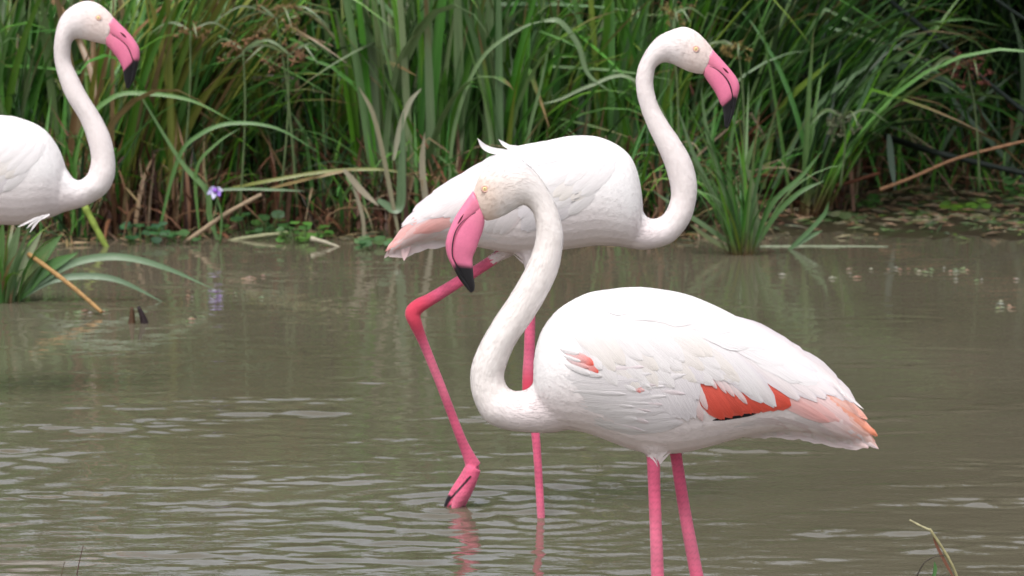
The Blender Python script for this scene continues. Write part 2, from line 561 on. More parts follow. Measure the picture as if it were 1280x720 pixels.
class Bird:
    def __init__(s, Y, trunk, neck, bill, legs, sign, headw=0.66):
        s.Y = Y; s.trunk = np.array(trunk, dtype=float); s.neck = np.array(neck, dtype=float)
        s.loft = 0.20; s.tuck = 0.08; s.bill = np.array(bill, dtype=float); s.legs = legs; s.sign = sign; s.headw = headw
        s.m = np.linalg.norm(at(700, 360, Y)-at(600, 360, Y))/100      # metres per pixel in the bird's plane
        x = s.trunk[:, 0]
        s.x0, s.x1 = x[0], x[-1]
        D = catmull(s.trunk, 8)
        o = np.argsort(D[:, 0]); s._x = D[o, 0]; s._t = D[o, 1]; s._b = D[o, 2]; s._w = D[o, 3]
    def slice(s, px):
        return np.interp(px, s._x, s._t), np.interp(px, s._x, s._b), np.interp(px, s._x, s._w)
    def to_norm(s, px, py):
        t, b, w = s.slice(px)
        return (px-s.x0)/(s.x1-s.x0), (py-t)/(b-t)
    def from_norm(s, a, v):
        px = s.x0+a*(s.x1-s.x0)
        t, b, w = s.slice(px)
        return px, t+v*(b-t)
    def depth(s, px, py):
        """half thickness in pixels of the trunk at a point of its side view"""
        t, b, w = s.slice(px)
        q = 1-((py-(t+b)/2)/((b-t)/2+1e-6))**2
        return w*np.sqrt(np.clip(q, 0.0, 1))
    def p3(s, px, py, depth_px, side=-1):
        return at(px, py, s.Y+side*depth_px*s.m)
    def on_flank(s, px, py, off, side=-1):
        """point of the near flank seen at (px, py), raised by off pixels; the other flank mirrors it"""
        dep = 0.0
        for _ in range(5):
            P = at(px, py, s.Y-dep*s.m)
            qx, qy = project(np.array([P[0], s.Y, P[2]]))
            dep = 0.4*dep+0.6*float(s.depth(qx, qy))
        P = at(px, py, s.Y-(dep+off)*s.m)
        if side > 0: P = np.array([P[0], 2*s.Y-P[1], P[2]])
        return P

    def rings(s):
        """trunk, neck and head as closed lofts"""
        parts = []
        T = catmull(s.trunk, 5); R_ = []
        k = 28; ang = np.arange(k)*2*math.pi/k
        for (x, t, b, w) in T:
            c = at(x, (t+b)/2, s.Y); u = at(x, t, s.Y)-c
            R_.append(c + np.cos(ang)[:, None]*u + np.sin(ang)[:, None]*np.array([0, w*s.m, 0]))
        parts.append(rings_mesh(R_))
        Nk = catmull(s.neck, 5); R_ = []; s.axis = []
        n = len(Nk)
        for i, (ox, oy, ix, iy) in enumerate(Nk):
            O, I = at(ox, oy, s.Y), at(ix, iy, s.Y); c = (O+I)/2; u = (O-I)/2
            r = np.linalg.norm(u)
            q = i/5.0
            hw = s.headw + (1.0-s.headw)*min(1, max(0, (q-2.5)/3.0))
            hw *= 1-s.tuck*min(1, max(0, (q-(len(s.neck)-4))/3.0))
            R_.append(c + np.cos(ang)[:, None]*u + np.sin(ang)[:, None]*np.array([0, r*hw, 0]))
            s.axis.append(c)
        s.axis = np.array(s.axis)
        parts.append(rings_mesh(R_))
        return parts

    def build_body(s, root, face, neckcol):
        parts = s.rings()
        for leg in s.legs:
            if 'thigh' in leg:
                P = catmull([at(x, y, s.Y+leg['dy']) for x, y, r in leg['thigh']], 4)
                rr = catmull([[r*s.m] for x, y, r in leg['thigh']], 4)[:, 0]
                parts.append(tube(P, rr, 12))
            for chain in leg['chains']:
                P = catmull([at(c[0], c[1], s.Y+leg['dy']+(c[3] if len(c) > 3 else 0)) for c in chain], 4)
                rr = catmull([[c[2]*s.m] for c in chain], 4)[:, 0]
                parts.append(tube(P, rr, 12))
        V = []; Fc = []; n = 0
        for v, f in parts:
            V.append(v); Fc += [tuple(i+n for i in ff) for ff in f]; n += len(v)
        me = bpy.data.meshes.new('body_cage'); me.from_pydata([tuple(v) for v in np.vstack(V)], [], Fc)
        tmp = bpy.data.objects.new('body_cage', me); col.objects.link(tmp)
        md = tmp.modifiers.new('r', 'REMESH'); md.mode = 'VOXEL'; md.voxel_size = 0.0034; md.use_smooth_shade = True
        sm = tmp.modifiers.new('s', 'SMOOTH'); sm.factor = 0.5; sm.iterations = 3
        dg = bpy.context.evaluated_depsgraph_get(); dg.update()
        ev = tmp.evaluated_get(dg)
        me2 = bpy.data.meshes.new_from_object(ev)
        bpy.data.objects.remove(tmp); bpy.data.meshes.remove(me)
        me2.name = 'body'
        nv = len(me2.vertices)
        P = np.empty(nv*3, dtype=np.float32); me2.vertices.foreach_get('co', P); P = P.reshape(-1, 3).astype(float)
        Nn = np.empty(nv*3, dtype=np.float32); me2.vertex_normals.foreach_get('vector', Nn); Nn = Nn.reshape(-1, 3).astype(float)
        px, py = project(P)
        # colours of the plumage and the bare legs
        C = np.tile(WHITE, (nv, 1))
        d, r_, tt = dist_polyline(P, s.axis[::5], np.ones(len(s.axis[::5])))
        nk = len(s.neck)
        on_neck = 1-smooth(0.9, 1.5, d/(22*s.m))
        wn = on_neck*(1-smooth(nk-6, nk-2, tt))
        C = C*(1-wn[:, None]) + neckcol*wn[:, None]
        wf = on_neck*(1-smooth(1.2, 4.0, tt))
        C = C*(1-wf[:, None]) + face*wf[:, None]
        # faint blush on the belly and flanks
        w_ = 0.6*smooth(0.25, 1.0, (py-np.interp(px, s._x, s._t))/(np.interp(px, s._x, s._b)-np.interp(px, s._x, s._t)+1e-6))*(1-wn)
        C = C*(1-w_[:, None]) + (BLUSH*0.97)*w_[:, None]
        legmask = np.zeros(nv)
        for leg in s.legs:
            for chain in leg['chains']:
                pts = catmull([at(c[0], c[1], s.Y+leg['dy']+(c[3] if len(c) > 3 else 0)) for c in chain], 4)
                rr = catmull([[c[2]*s.m] for c in chain], 4)[:, 0]
                d, r_, tt = dist_polyline(P, pts, rr)
                w_ = (1-smooth(1.15, 1.5, d/np.maximum(r_, 1e-4)))
                w_ *= smooth(leg['from'][1]-2, leg['from'][1]+3, py) if leg['from'][0] == 'y' else 1-smooth(leg['from'][1]-3, leg['from'][1]+3, px)
                dj = 0
                cc = np.tile(LEGPINK, (nv, 1))
                # horny plates round the shank and uneven colour
                zz = P[:, 2]+0.002*np.sin(P[:, 0]*700)
                plate = 1-0.20*smooth(0.55, 0.95, np.sin(2*math.pi*zz/0.0125))-0.13*np.sin(zz*23+P[:, 0]*90)*np.sin(zz*61+1)
                cc = np.clip(cc*plate[:, None]+0.05*np.clip(np.sin(zz*17+2), 0, 1)[:, None], 0.01, 0.9)
                if 'joint' in leg:
                    j = at(leg['joint'][0], leg['joint'][1], s.Y+leg['dy'])
                    dj = 1-smooth(0.02, 0.09, np.linalg.norm(P-j, axis=1))
                    cc = cc*(1-dj[:, None]) + LEGRED*dj[:, None]
                if 'dark' in leg:
                    for (ax, ay, bx, by, rad) in leg['dark']:
                        dd, _, _ = dist_polyline(np.stack([px, py], 1), [(ax, ay), (bx, by)], [1, 1])
                        dk = 1-smooth(rad*0.6, rad*1.3, dd)
                        cc = cc*(1-dk[:, None]) + BLACK*dk[:, None]
                C = C*(1-w_[:, None]) + cc*w_[:, None]
                legmask = np.maximum(legmask, w_)
        a = me2.attributes.new('Col', 'FLOAT_COLOR', 'POINT')
        c4 = np.ones((nv, 4), dtype=np.float32); c4[:, :3] = C
        a.data.foreach_set('color', c4.ravel())
        me2.materials.clear(); me2.materials.append(M_down)
        me2.polygons.foreach_set('use_smooth', np.ones(len(me2.polygons), dtype=bool))
        s.body = obj_from_mesh('body', me2, root)
        s.bp, s.bn, s.bc, s.leg_w = P, Nn, C, legmask
        return s.body

    def build_down(s, root, count=13000):
        """the small overlapping contour feathers of neck, breast and flanks"""
        P, Nn = s.bp, s.bn
        ok = np.where(s.leg_w < 0.02)[0]
        r = np.random.default_rng(5)
        flat = P[ok].copy(); flat[:, 1] = s.Y
        qx, qy = project(flat); na, nvv = s.to_norm(qx, qy)
        under = (na > (0.10 if s is FRONT else 0.25)) & (nvv < np.where(na > 0.45, 0.86, 0.72)) & (nvv > 0.06)      # lies under the wing
        ok = ok[~under & (na < 0.9)]
        pn = P[ok]; Dn = np.min(np.linalg.norm(pn[:, None, :]-s.axis[None, ::6, :], axis=2), axis=1)/s.m
        wgt = np.where(Dn < 30, 0.45, 1.0); idx = r.choice(ok, count, p=wgt/wgt.sum())
        p = P[idx]; n = Nn[idx]; c = s.bc[idx]
        ax = s.axis; T = np.gradient(ax, axis=0); T /= np.linalg.norm(T, axis=1)[:, None]
        D = np.linalg.norm(p[:, None, :]-ax[None, ::3, :], axis=2)
        near = D.argmin(1)*3; dn = D.min(1)/s.m
        neck_w = 1-smooth(24, 44, dn)
        flow_t = np.tile(np.array([s.sign*0.9, 0.0, -0.38]), (count, 1))
        flow_t[:, 1] = 0.9*np.sign(p[:, 1]-s.Y)*np.clip(-n[:, 0]*s.sign, 0, 1)
        flow_t[:, 2] -= 0.6*np.clip(-n[:, 0]*s.sign, 0, 1)
        fl = flow_t*(1-neck_w[:, None]) + T[near]*neck_w[:, None]
        fl += r.normal(0, 0.14, fl.shape)
        fl -= n*(fl*n).sum(1)[:, None]; fl /= np.linalg.norm(fl, axis=1)[:, None]+1e-9
        sd = np.cross(n, fl)
        ppx, ppy = project(p)
        head = (1-smooth(2.0, 4.5, near/5.0))*neck_w
        Ln = (0.042*(1-neck_w)+0.019*neck_w)*(1-0.45*head)*r.uniform(0.7, 1.25, count)
        Wd = Ln*(0.085*(1-neck_w)+0.055*neck_w)
        lift = (0.0003*(1-neck_w)+0.0005*neck_w)*r.uniform(0.3, 1.5, count)*(1-0.6*head)
        V = np.empty((count, 7, 3))
        # every vane follows the curve of the body under it
        polys = [tuple(q.vertices) for q in s.body.data.polygons]
        tree = BVHTree.FromPolygons([Vector(v) for v in P], polys)
        def snap(Q, off):
            out = np.empty_like(Q)
            for i_, q in enumerate(Q):
                loc, nn, _, _ = tree.find_nearest(q)
                out[i_] = np.array(loc)+np.array(nn)*off[i_]
            return out
        V[:, 0] = p - n*0.0006
        for k, (t, w) in enumerate(((0.35, 0.9), (0.72, 0.85), (1.0, 0.28))):
            q = p + fl*(Ln*t)[:, None]
            off = 0.0002+(0.0004+lift)*t
            V[:, 1+2*k] = snap(q + sd*(Wd*w)[:, None], off)
            V[:, 2+2*k] = snap(q - sd*(Wd*w)[:, None], off)
        base = np.arange(count)*7
        F4 = np.vstack([np.stack([base+1, base+2, base+4, base+3], 1), np.stack([base+3, base+4, base+6, base+5], 1)])
        F3 = np.stack([base, base+2, base+1], 1)
        cols = np.repeat(c*(1+r.normal(0, 0.006, (count, 1))), 7, axis=0)
        faces = [tuple(f) for f in F3.tolist()] + [tuple(f) for f in F4.tolist()]
        me = mesh_np('contour_feathers', V.reshape(-1, 3), faces, M_down, True, np.clip(cols, 0, 0.9))
        o = obj_from_mesh('contour_feathers', me, root)
        o['kind'] = 'stuff'

    def build_bill(s, root, black_at, nostril, eye, eye_r):
        B = catmull(s.bill, 5); n = len(B)
        def loft(i0, i1, name, rim):
            rings = []; cols = []
            k = 40; ang = np.arange(k)*2*math.pi/k
            for i, row in enumerate(B):
                q = i/5.0
                p0, p1 = at(row[i0], row[i0+1], s.Y), at(row[i1], row[i1+1], s.Y)
                if i0 == 0: p1 = p1+(at(row[4], row[5], s.Y)-p1)*0.14
                else: p0 = p0+(at(row[0], row[1], s.Y)-p0)*0.45
                c = (p0+p1)/2; u = (p0-p1)/2
                O, I = at(row[0], row[1], s.Y), at(row[4], row[5], s.Y)
                full = np.linalg.norm(O-I)/2
                dep = full*0.62*(1.0 if name == 'upper_bill' else 0.95)
                M_ = at(row[2], row[3], s.Y)
                pm = 2*np.linalg.norm(M_-p1)/(np.linalg.norm(p0-p1)+1e-9)-1
                ca, sa = np.cos(ang), np.sin(ang)
                rings.append(c + (np.sign(ca)*np.abs(ca)**0.8)[:, None]*u + (np.sign(sa)*np.abs(sa)**0.75)[:, None]*np.array([0, dep, 0]))
                edge = black_at + 0.35*ca*(1 if name == 'upper_bill' else -0.3)
                bk = smooth(edge-0.32, edge+0.28, np.full(k, q))
                cc = np.tile(BILLPINK, (k, 1))
                # paler towards the face, darker at the cutting edge
                f = 1-smooth(0, 2.5, np.full(k, q)); cc = cc*(1-0.35*f[:, None])+np.array((0.75, 0.27, 0.35))*0.35*f[:, None]
                rimw = (smooth(pm-0.17, pm-0.09, np.sign(ca)*np.abs(ca)**0.8) if rim > 5 else 0*ca)*smooth(0.6, 1.2, np.full(k, q))
                bk = np.maximum(bk, rimw)
                cols.append(cc*(1-bk[:, None])+BLACK*bk[:, None])
            V, Fc = rings_mesh(rings)
            cols = np.vstack(cols+[cols[0][:1], cols[-1][:1]])
            return obj_from_mesh(name, mesh_np(name, V, Fc, M_horn, True, cols), root)
        up = loft(0, 2, 'upper_bill', -1)
        lo = loft(2, 4, 'lower_bill', 1)
        for side in (-1, 1):                        # dark cutting edge between the two halves of the bill
            pts = []; rr = []
            for i, row in enumerate(B[4:-10]):
                O, M_, I = (at(row[c], row[c+1], s.Y) for c in (0, 2, 4))
                full = np.linalg.norm(O-I)/2*0.62
                def half(p0, p1, dep):
                    f_ = abs(2*np.linalg.norm(M_-p1)/np.linalg.norm(p0-p1)-1)**(1/0.8)
                    return dep*max(0.0, 1-f_*f_)**0.375
                dl = half(M_+(O-M_)*0.45, I, full*0.95); du = half(O, M_+(I-M_)*0.14, full)
                dp_ = max(dl, du)
                pts.append(at(row[2], row[3], s.Y+side*dp_)); rr.append(s.m*(0.36+0.5*min(1, i/16)))
            V, Fc = tube(pts, rr, 6)
            obj_from_mesh('mouth_line', mesh_np('mouth_line', V, Fc, M_horn, True, np.tile(BLACK, (len(V), 1))), lo)
        # nostril slit on both sides
        for side in (-1, 1):
            m = Mesh()
            (ax, ay), (bx, by) = nostril
            dp = np.hypot(*(s.bill[2, :2]-s.bill[2, 4:]))/2*0.585
            pts = [s.p3(ax+(bx-ax)*t, ay+(by-ay)*t+1.0*math.sin(math.pi*t)*0, dp, side) for t in np.linspace(0, 1, 7)]
            rr = [s.m*(0.25+1.15*math.sin(math.pi*t)) for t in np.linspace(0, 1, 7)]
            V, Fc = tube(pts, rr, 6); m.add(V, Fc, (0.10, 0.012, 0.025))
            m.build('nostril', M_horn, up)
            # eye: pale iris, dark pupil
            ex, ey = eye
            hx = np.hypot(s.neck[1, 0]-s.neck[1, 2], s.neck[1, 1]-s.neck[1, 3])/2
            vx, vy = project(s.bp)
            nearv = (np.hypot(vx-ex, vy-ey) < 2.5) & ((s.bp[:, 1]-s.Y)*side > 0)
            ys_ = s.bp[nearv, 1]
            pos = at(ex, ey, (ys_.min() if side < 0 else ys_.max()))+np.array([0, -side*eye_r*s.m*0.15, 0])
            e = sphere_obj('eye', pos, eye_r*s.m, (0.80, 0.64, 0.33), root, (1, 0.6, 1))
            sphere_obj('pupil', pos+np.array([0, side*eye_r*s.m*0.45, 0]), eye_r*s.m*0.30, (0.01, 0.008, 0.008), e, (1, 0.55, 1))
            rg = ring_obj('eyelid', pos+np.array([0, side*0.15*eye_r*s.m, 0]), eye_r*s.m*1.02, eye_r*s.m*0.32, (0.76, 0.46, 0.40), e)

    def feather(s, parent, root_n, tip_n, w, c0, c1, layer, side, sag=0.0, lift=2.0, edge=None, abs_px=False, sq=0.5, tipcol=None):
        """one vane lying on the trunk: root and tip in body coordinates, width in front-bird pixels"""
        if abs_px: a, b = np.array(root_n), np.array(tip_n)
        else: a, b = np.array(s.from_norm(*root_n)), np.array(s.from_norm(*tip_n))
        k_ = YF/s.Y
        L_ = np.linalg.norm(b-a); d = (b-a)/L_; nrm = np.array([-d[1], d[0]])
        w = w*k_
        nu, nvv = 5, 12
        V = []; UV = []; Cc = []
        jr = random.Random(int(a[0]*7+a[1]*13+b[0]*17))
        for i in range(nvv+1):
            t = i/nvv
            c = a + (b-a)*t + nrm*sag*L_*4*t*(1-t)*0.25
            prof = min(1.0, 0.35+t*2.2)*(1 if t < 0.62 else math.sqrt(max(0.0, 1-((t-0.62)/0.385)**2)))
            prof = max(prof, 0.05)
            split = [1+jr.uniform(-0.16, 0.10)*t for _ in range(2)]
            for j in range(nu):
                u = (j/(nu-1))*2-1
                p = c + nrm*u*w*prof*0.5*split[u > 0] + d*(jr.uniform(-0.02, 0.02)*L_*t if 0 < j < nu-1 else 0)
                off = 1.0+layer*s.loft+0.45*lift*k_*t**2.5+0.55*(1-u*u)-1.8*(1-t)**2
                V.append(s.on_flank(p[0], p[1], off*k_, side)); UV.append(((u+1)/2, t))
                cc = c0*(1-t**1.3)+c1*t**1.3
                if tipcol is not None:
                    q = smooth(0.75, 0.98, t); cc = cc*(1-q)+tipcol*q
                if edge is not None: cc = cc*(1-abs(u)**3*0.8)+edge*abs(u)**3*0.8
                Cc.append(cc)
        Fq = np.array([(i*nu+j, i*nu+j+1, (i+1)*nu+j+1, (i+1)*nu+j) for i in range(nvv) for j in range(nu-1)])
        return obj_from_mesh('feather', mesh_np('feather', V, Fq, M_feather, True, np.array(Cc), UV), parent)

def sphere_obj(name, pos, r, color, parent, sc=(1, 1, 1), n=10):
    rings = []
    for i in range(1, n):
        a = math.pi*i/n; k = 14; ang = np.arange(k)*2*math.pi/k
        rings.append(np.asarray(pos)+np.stack([np.cos(ang)*math.sin(a)*r*sc[0], np.sin(ang)*math.sin(a)*r*sc[1], np.full(k, math.cos(a)*r*sc[2])], 1))
    V, Fc = rings_mesh(rings)
    return obj_from_mesh(name, mesh_np(name, V, Fc, M_horn, True, np.tile(color, (len(V), 1))), parent)

def ring_obj(name, pos, r, rr, color, parent):
    rings = []; K = 18; k = 6
    V = []; Fc = []
    for i in range(K):
        a = 2*math.pi*i/K
        for j in range(k):
            b = 2*math.pi*j/k
            q = r+rr*math.cos(b)
            V.append(np.asarray(pos)+np.array([q*math.cos(a), rr*math.sin(b), q*math.sin(a)]))
    for i in range(K):
        for j in range(k):
            Fc.append((i*k+j, i*k+(j+1) % k, ((i+1) % K)*k+(j+1) % k, ((i+1) % K)*k+j))
    return obj_from_mesh(name, mesh_np(name, V, Fc, M_horn, True, np.tile(color, (len(V), 1))), parent)

FRONT = Bird(YF,
    trunk=[(667, 452, 492, 10), (671, 430, 508, 30), (680, 408, 522, 44), (700, 385, 534, 58), (733, 367, 541, 68), (760, 362, 551, 73), (793, 359, 563, 75),
           (827, 362, 568, 74), (867, 371, 563, 70), (917, 394, 549, 60), (954, 418, 541, 50), (984, 437, 539, 42), (1015, 458, 543, 34),
           (1045, 481, 549, 26), (1062, 500, 551, 17), (1074, 517, 549, 9), (1082, 530, 547, 4)],
    neck=[(592, 238, 606, 276), (603, 214, 616, 275), (625, 196, 627, 271), (650, 199, 641, 263), (673, 219, 654, 256), (693, 252, 665, 264), (703, 285, 670, 282),
          (703, 312, 668, 306), (696, 343, 657, 335), (678, 379, 637, 370), (661, 406, 617, 400), (645, 428, 600, 430), (635, 451, 590, 455),
          (630, 468, 588, 477), (633, 482, 592, 499), (640, 488, 606, 525), (648, 489, 630, 536), (660, 486, 658, 540), (674, 470, 692, 540), (696, 440, 724, 532)],
    bill=[(591, 239, 605, 261, 606, 277), (578, 257, 592, 267, 604.5, 285), (568, 273, 580, 275, 602, 293), (560, 291, 570.5, 287, 599, 301), (557, 305, 566, 303, 595, 312),
          (559, 319, 565.5, 319, 591, 322), (565, 332, 570.5, 331, 591, 333), (573, 347, 578.5, 346, 592, 346), (582, 359, 586, 358, 593.5, 357), (588, 366, 590, 365.5, 593, 363)],
    legs=[dict(dy=-0.035, **{'from': ('y', 567)}, thigh=[(815, 520, 30), (816, 550, 20), (816.5, 566, 11)], chains=[[(815, 545, 9), (816.5, 570, 8.6), (819, 640, 8.0), (822, 720, 8.6), (824, 790, 9.5), (825, 830, 12), (826, 870, 9), (829, 1010, 8)]]),
          dict(dy=0.045, **{'from': ('y', 563)}, thigh=[(838, 520, 30), (843, 548, 20), (845, 562, 10)], chains=[[(841, 545, 8), (844.5, 566, 7.6), (856, 640, 8.0), (871, 720, 8.8), (884, 790, 9.5), (891, 830, 12), (894, 870, 9), (898, 1010, 8)]])],
    sign=1)

MID = Bird(YM,
    trunk=[(803.5, 256, 292, 6), (801, 234, 302, 22), (796, 212, 308, 32), (787, 194, 310, 41), (770, 180, 308, 50), (745, 170.5, 307, 55), (714, 170, 311, 57), (683, 176, 315, 57),
           (655, 181, 317, 55), (630, 188, 315, 51), (599, 205, 309, 43), (570, 222, 302, 34), (543, 243, 300, 26), (518, 265, 306, 18), (503, 285, 311, 11), (492, 306, 315, 5)],
    neck=[(892, 63, 879, 93), (883, 51, 868, 91.5), (870, 39, 857, 88), (855, 33.5, 845, 82), (838, 38, 834, 78), (821, 47, 825, 79.5), (807, 64, 819, 86), (797, 86, 817, 97), (795, 109, 817, 110), (801, 136, 823, 132), (811, 162, 835, 153),
          (821, 183, 850, 175), (831, 207, 864, 200), (838, 233, 871, 228), (838, 250, 869.5, 254), (831, 266, 861, 279), (821, 273, 841, 302), (810, 272, 815, 311), (802, 260, 792, 311), (790, 225, 765, 303)],
    bill=[(891, 62, 878, 80, 879.5, 94), (900, 72, 889, 83.5, 884, 101), (908, 81, 899, 89, 889, 108), (916, 90.5, 907, 97, 893.5, 115), (922, 99.5, 912, 105.5, 897, 122),
          (924.3, 109, 914.5, 114, 900, 129), (922, 120, 915.5, 121.5, 902.5, 133), (919, 134, 914.5, 135, 904, 140), (915.5, 147, 912, 148, 905, 150), (909.5, 160.5, 908, 161, 905.5, 158.5)],
    legs=[dict(dy=-0.02, **{'from': ('y', 334)}, joint=(663, 492), thigh=[(664, 285, 26), (664, 312, 15), (663.5, 336, 7)], chains=[[(663, 320, 6.4), (663, 350, 6.6), (662, 430, 7.0), (660.5, 470, 7.8), (661.5, 492, 8.4), (666, 515, 6.6), (671, 560, 5.4), (676, 640, 5.2), (682, 730, 5.2)]]),
          dict(dy=0.05, **{'from': ('x', 626)}, joint=(519, 391), thigh=[(655, 290, 22), (640, 306, 13), (627, 319, 7)],
               dark=[(588, 596, 560, 627, 1.5), (561, 622, 556, 632, 3.5)],
               chains=[[(640, 305, 7), (617, 324, 7.0), (580, 348, 7.4), (540, 373, 8.2), (524, 382, 9.6), (516, 391, 10.2), (519, 403, 8.6), (530, 430, 6.2, 0.02), (551, 482, 5.8, 0.04), (575, 545, 6.2, 0.07), (586, 570, 8, 0.08), (592, 583, 10.5, 0.085)],
                       [(592, 583, 10, 0.085), (580, 600, 8.0, 0.085), (568, 616, 6.5, 0.09), (557, 634, 3.5, 0.09)],
                       [(592, 585, 10, 0.075), (585, 605, 9.5, 0.07), (576, 622, 8, 0.07), (567, 640, 5.0, 0.08)],
                       [(594, 582, 6, 0.1), (590, 600, 7, 0.105), (582, 620, 6, 0.105), (573, 640, 4.5, 0.1)]])],
    sign=-1)
MID.loft = 0.12

LEFT = Bird(YL,
    trunk=[(83.5, 216, 258, 5), (80, 203, 264, 18), (71, 182, 269, 30), (53, 160, 275, 40), (25, 147.5, 281, 46), (0, 144, 281, 48), (-30, 146, 283, 48), (-60, 152, 282, 46),
           (-90, 165, 276, 40), (-120, 184, 268, 32), (-146, 206, 265, 24), (-166, 226, 264, 16), (-182, 250, 264, 6)],
    neck=[(143.5, 24, 133, 56), (135, 13.5, 122, 53.5), (122, 4, 112, 51), (107, 1, 100, 48.5), (90, 7.5, 93.5, 49), (76, 21.5, 89, 55), (69, 44, 88, 66), (67.5, 66, 88.5, 76), (71, 89, 93, 87), (82, 120, 107.5, 116), (100, 150, 125, 144),
          (110, 177, 138, 171), (114, 200, 143.5, 197), (109, 218, 143, 221), (99, 225.5, 133, 241), (90, 222, 110, 256), (82, 210, 84, 264), (66, 190, 55, 272)],
    bill=[(142, 22, 128, 39, 133.5, 57), (150, 30, 139, 43, 138.5, 62), (157, 37, 148, 48, 143, 68), (165, 46, 157, 55, 147.5, 74), (172, 56, 162, 63, 151, 80.5),
          (174.5, 64, 164.5, 70, 153.5, 86), (174.3, 73, 166.5, 76.5, 154, 89.5), (171.5, 86, 165, 88, 155, 96), (168, 99, 163.5, 100, 156, 103), (161, 111, 160, 111, 157.5, 109)],
    legs=[dict(dy=-0.03, **{'from': ('y', 296)}, thigh=[(-30, 255, 24), (-31, 280, 14), (-32, 300, 6)], chains=[[(-31, 285, 5.5), (-33, 330, 5.4), (-36, 400, 7), (-35, 430, 5), (-34, 520, 4.6), (-33, 570, 4.6)]]),
          dict(dy=0.05, **{'from': ('y', 296)}, thigh=[(-52, 255, 24), (-56, 280, 14), (-60, 300, 6)], chains=[[(-58, 285, 5.5), (-66, 330, 5.4), (-80, 400, 7), (-82, 430, 5), (-84, 520, 4.6), (-85, 570, 4.6)]])],
    sign=-1)
LEFT.loft = 0.12; LEFT.tuck = 0.32

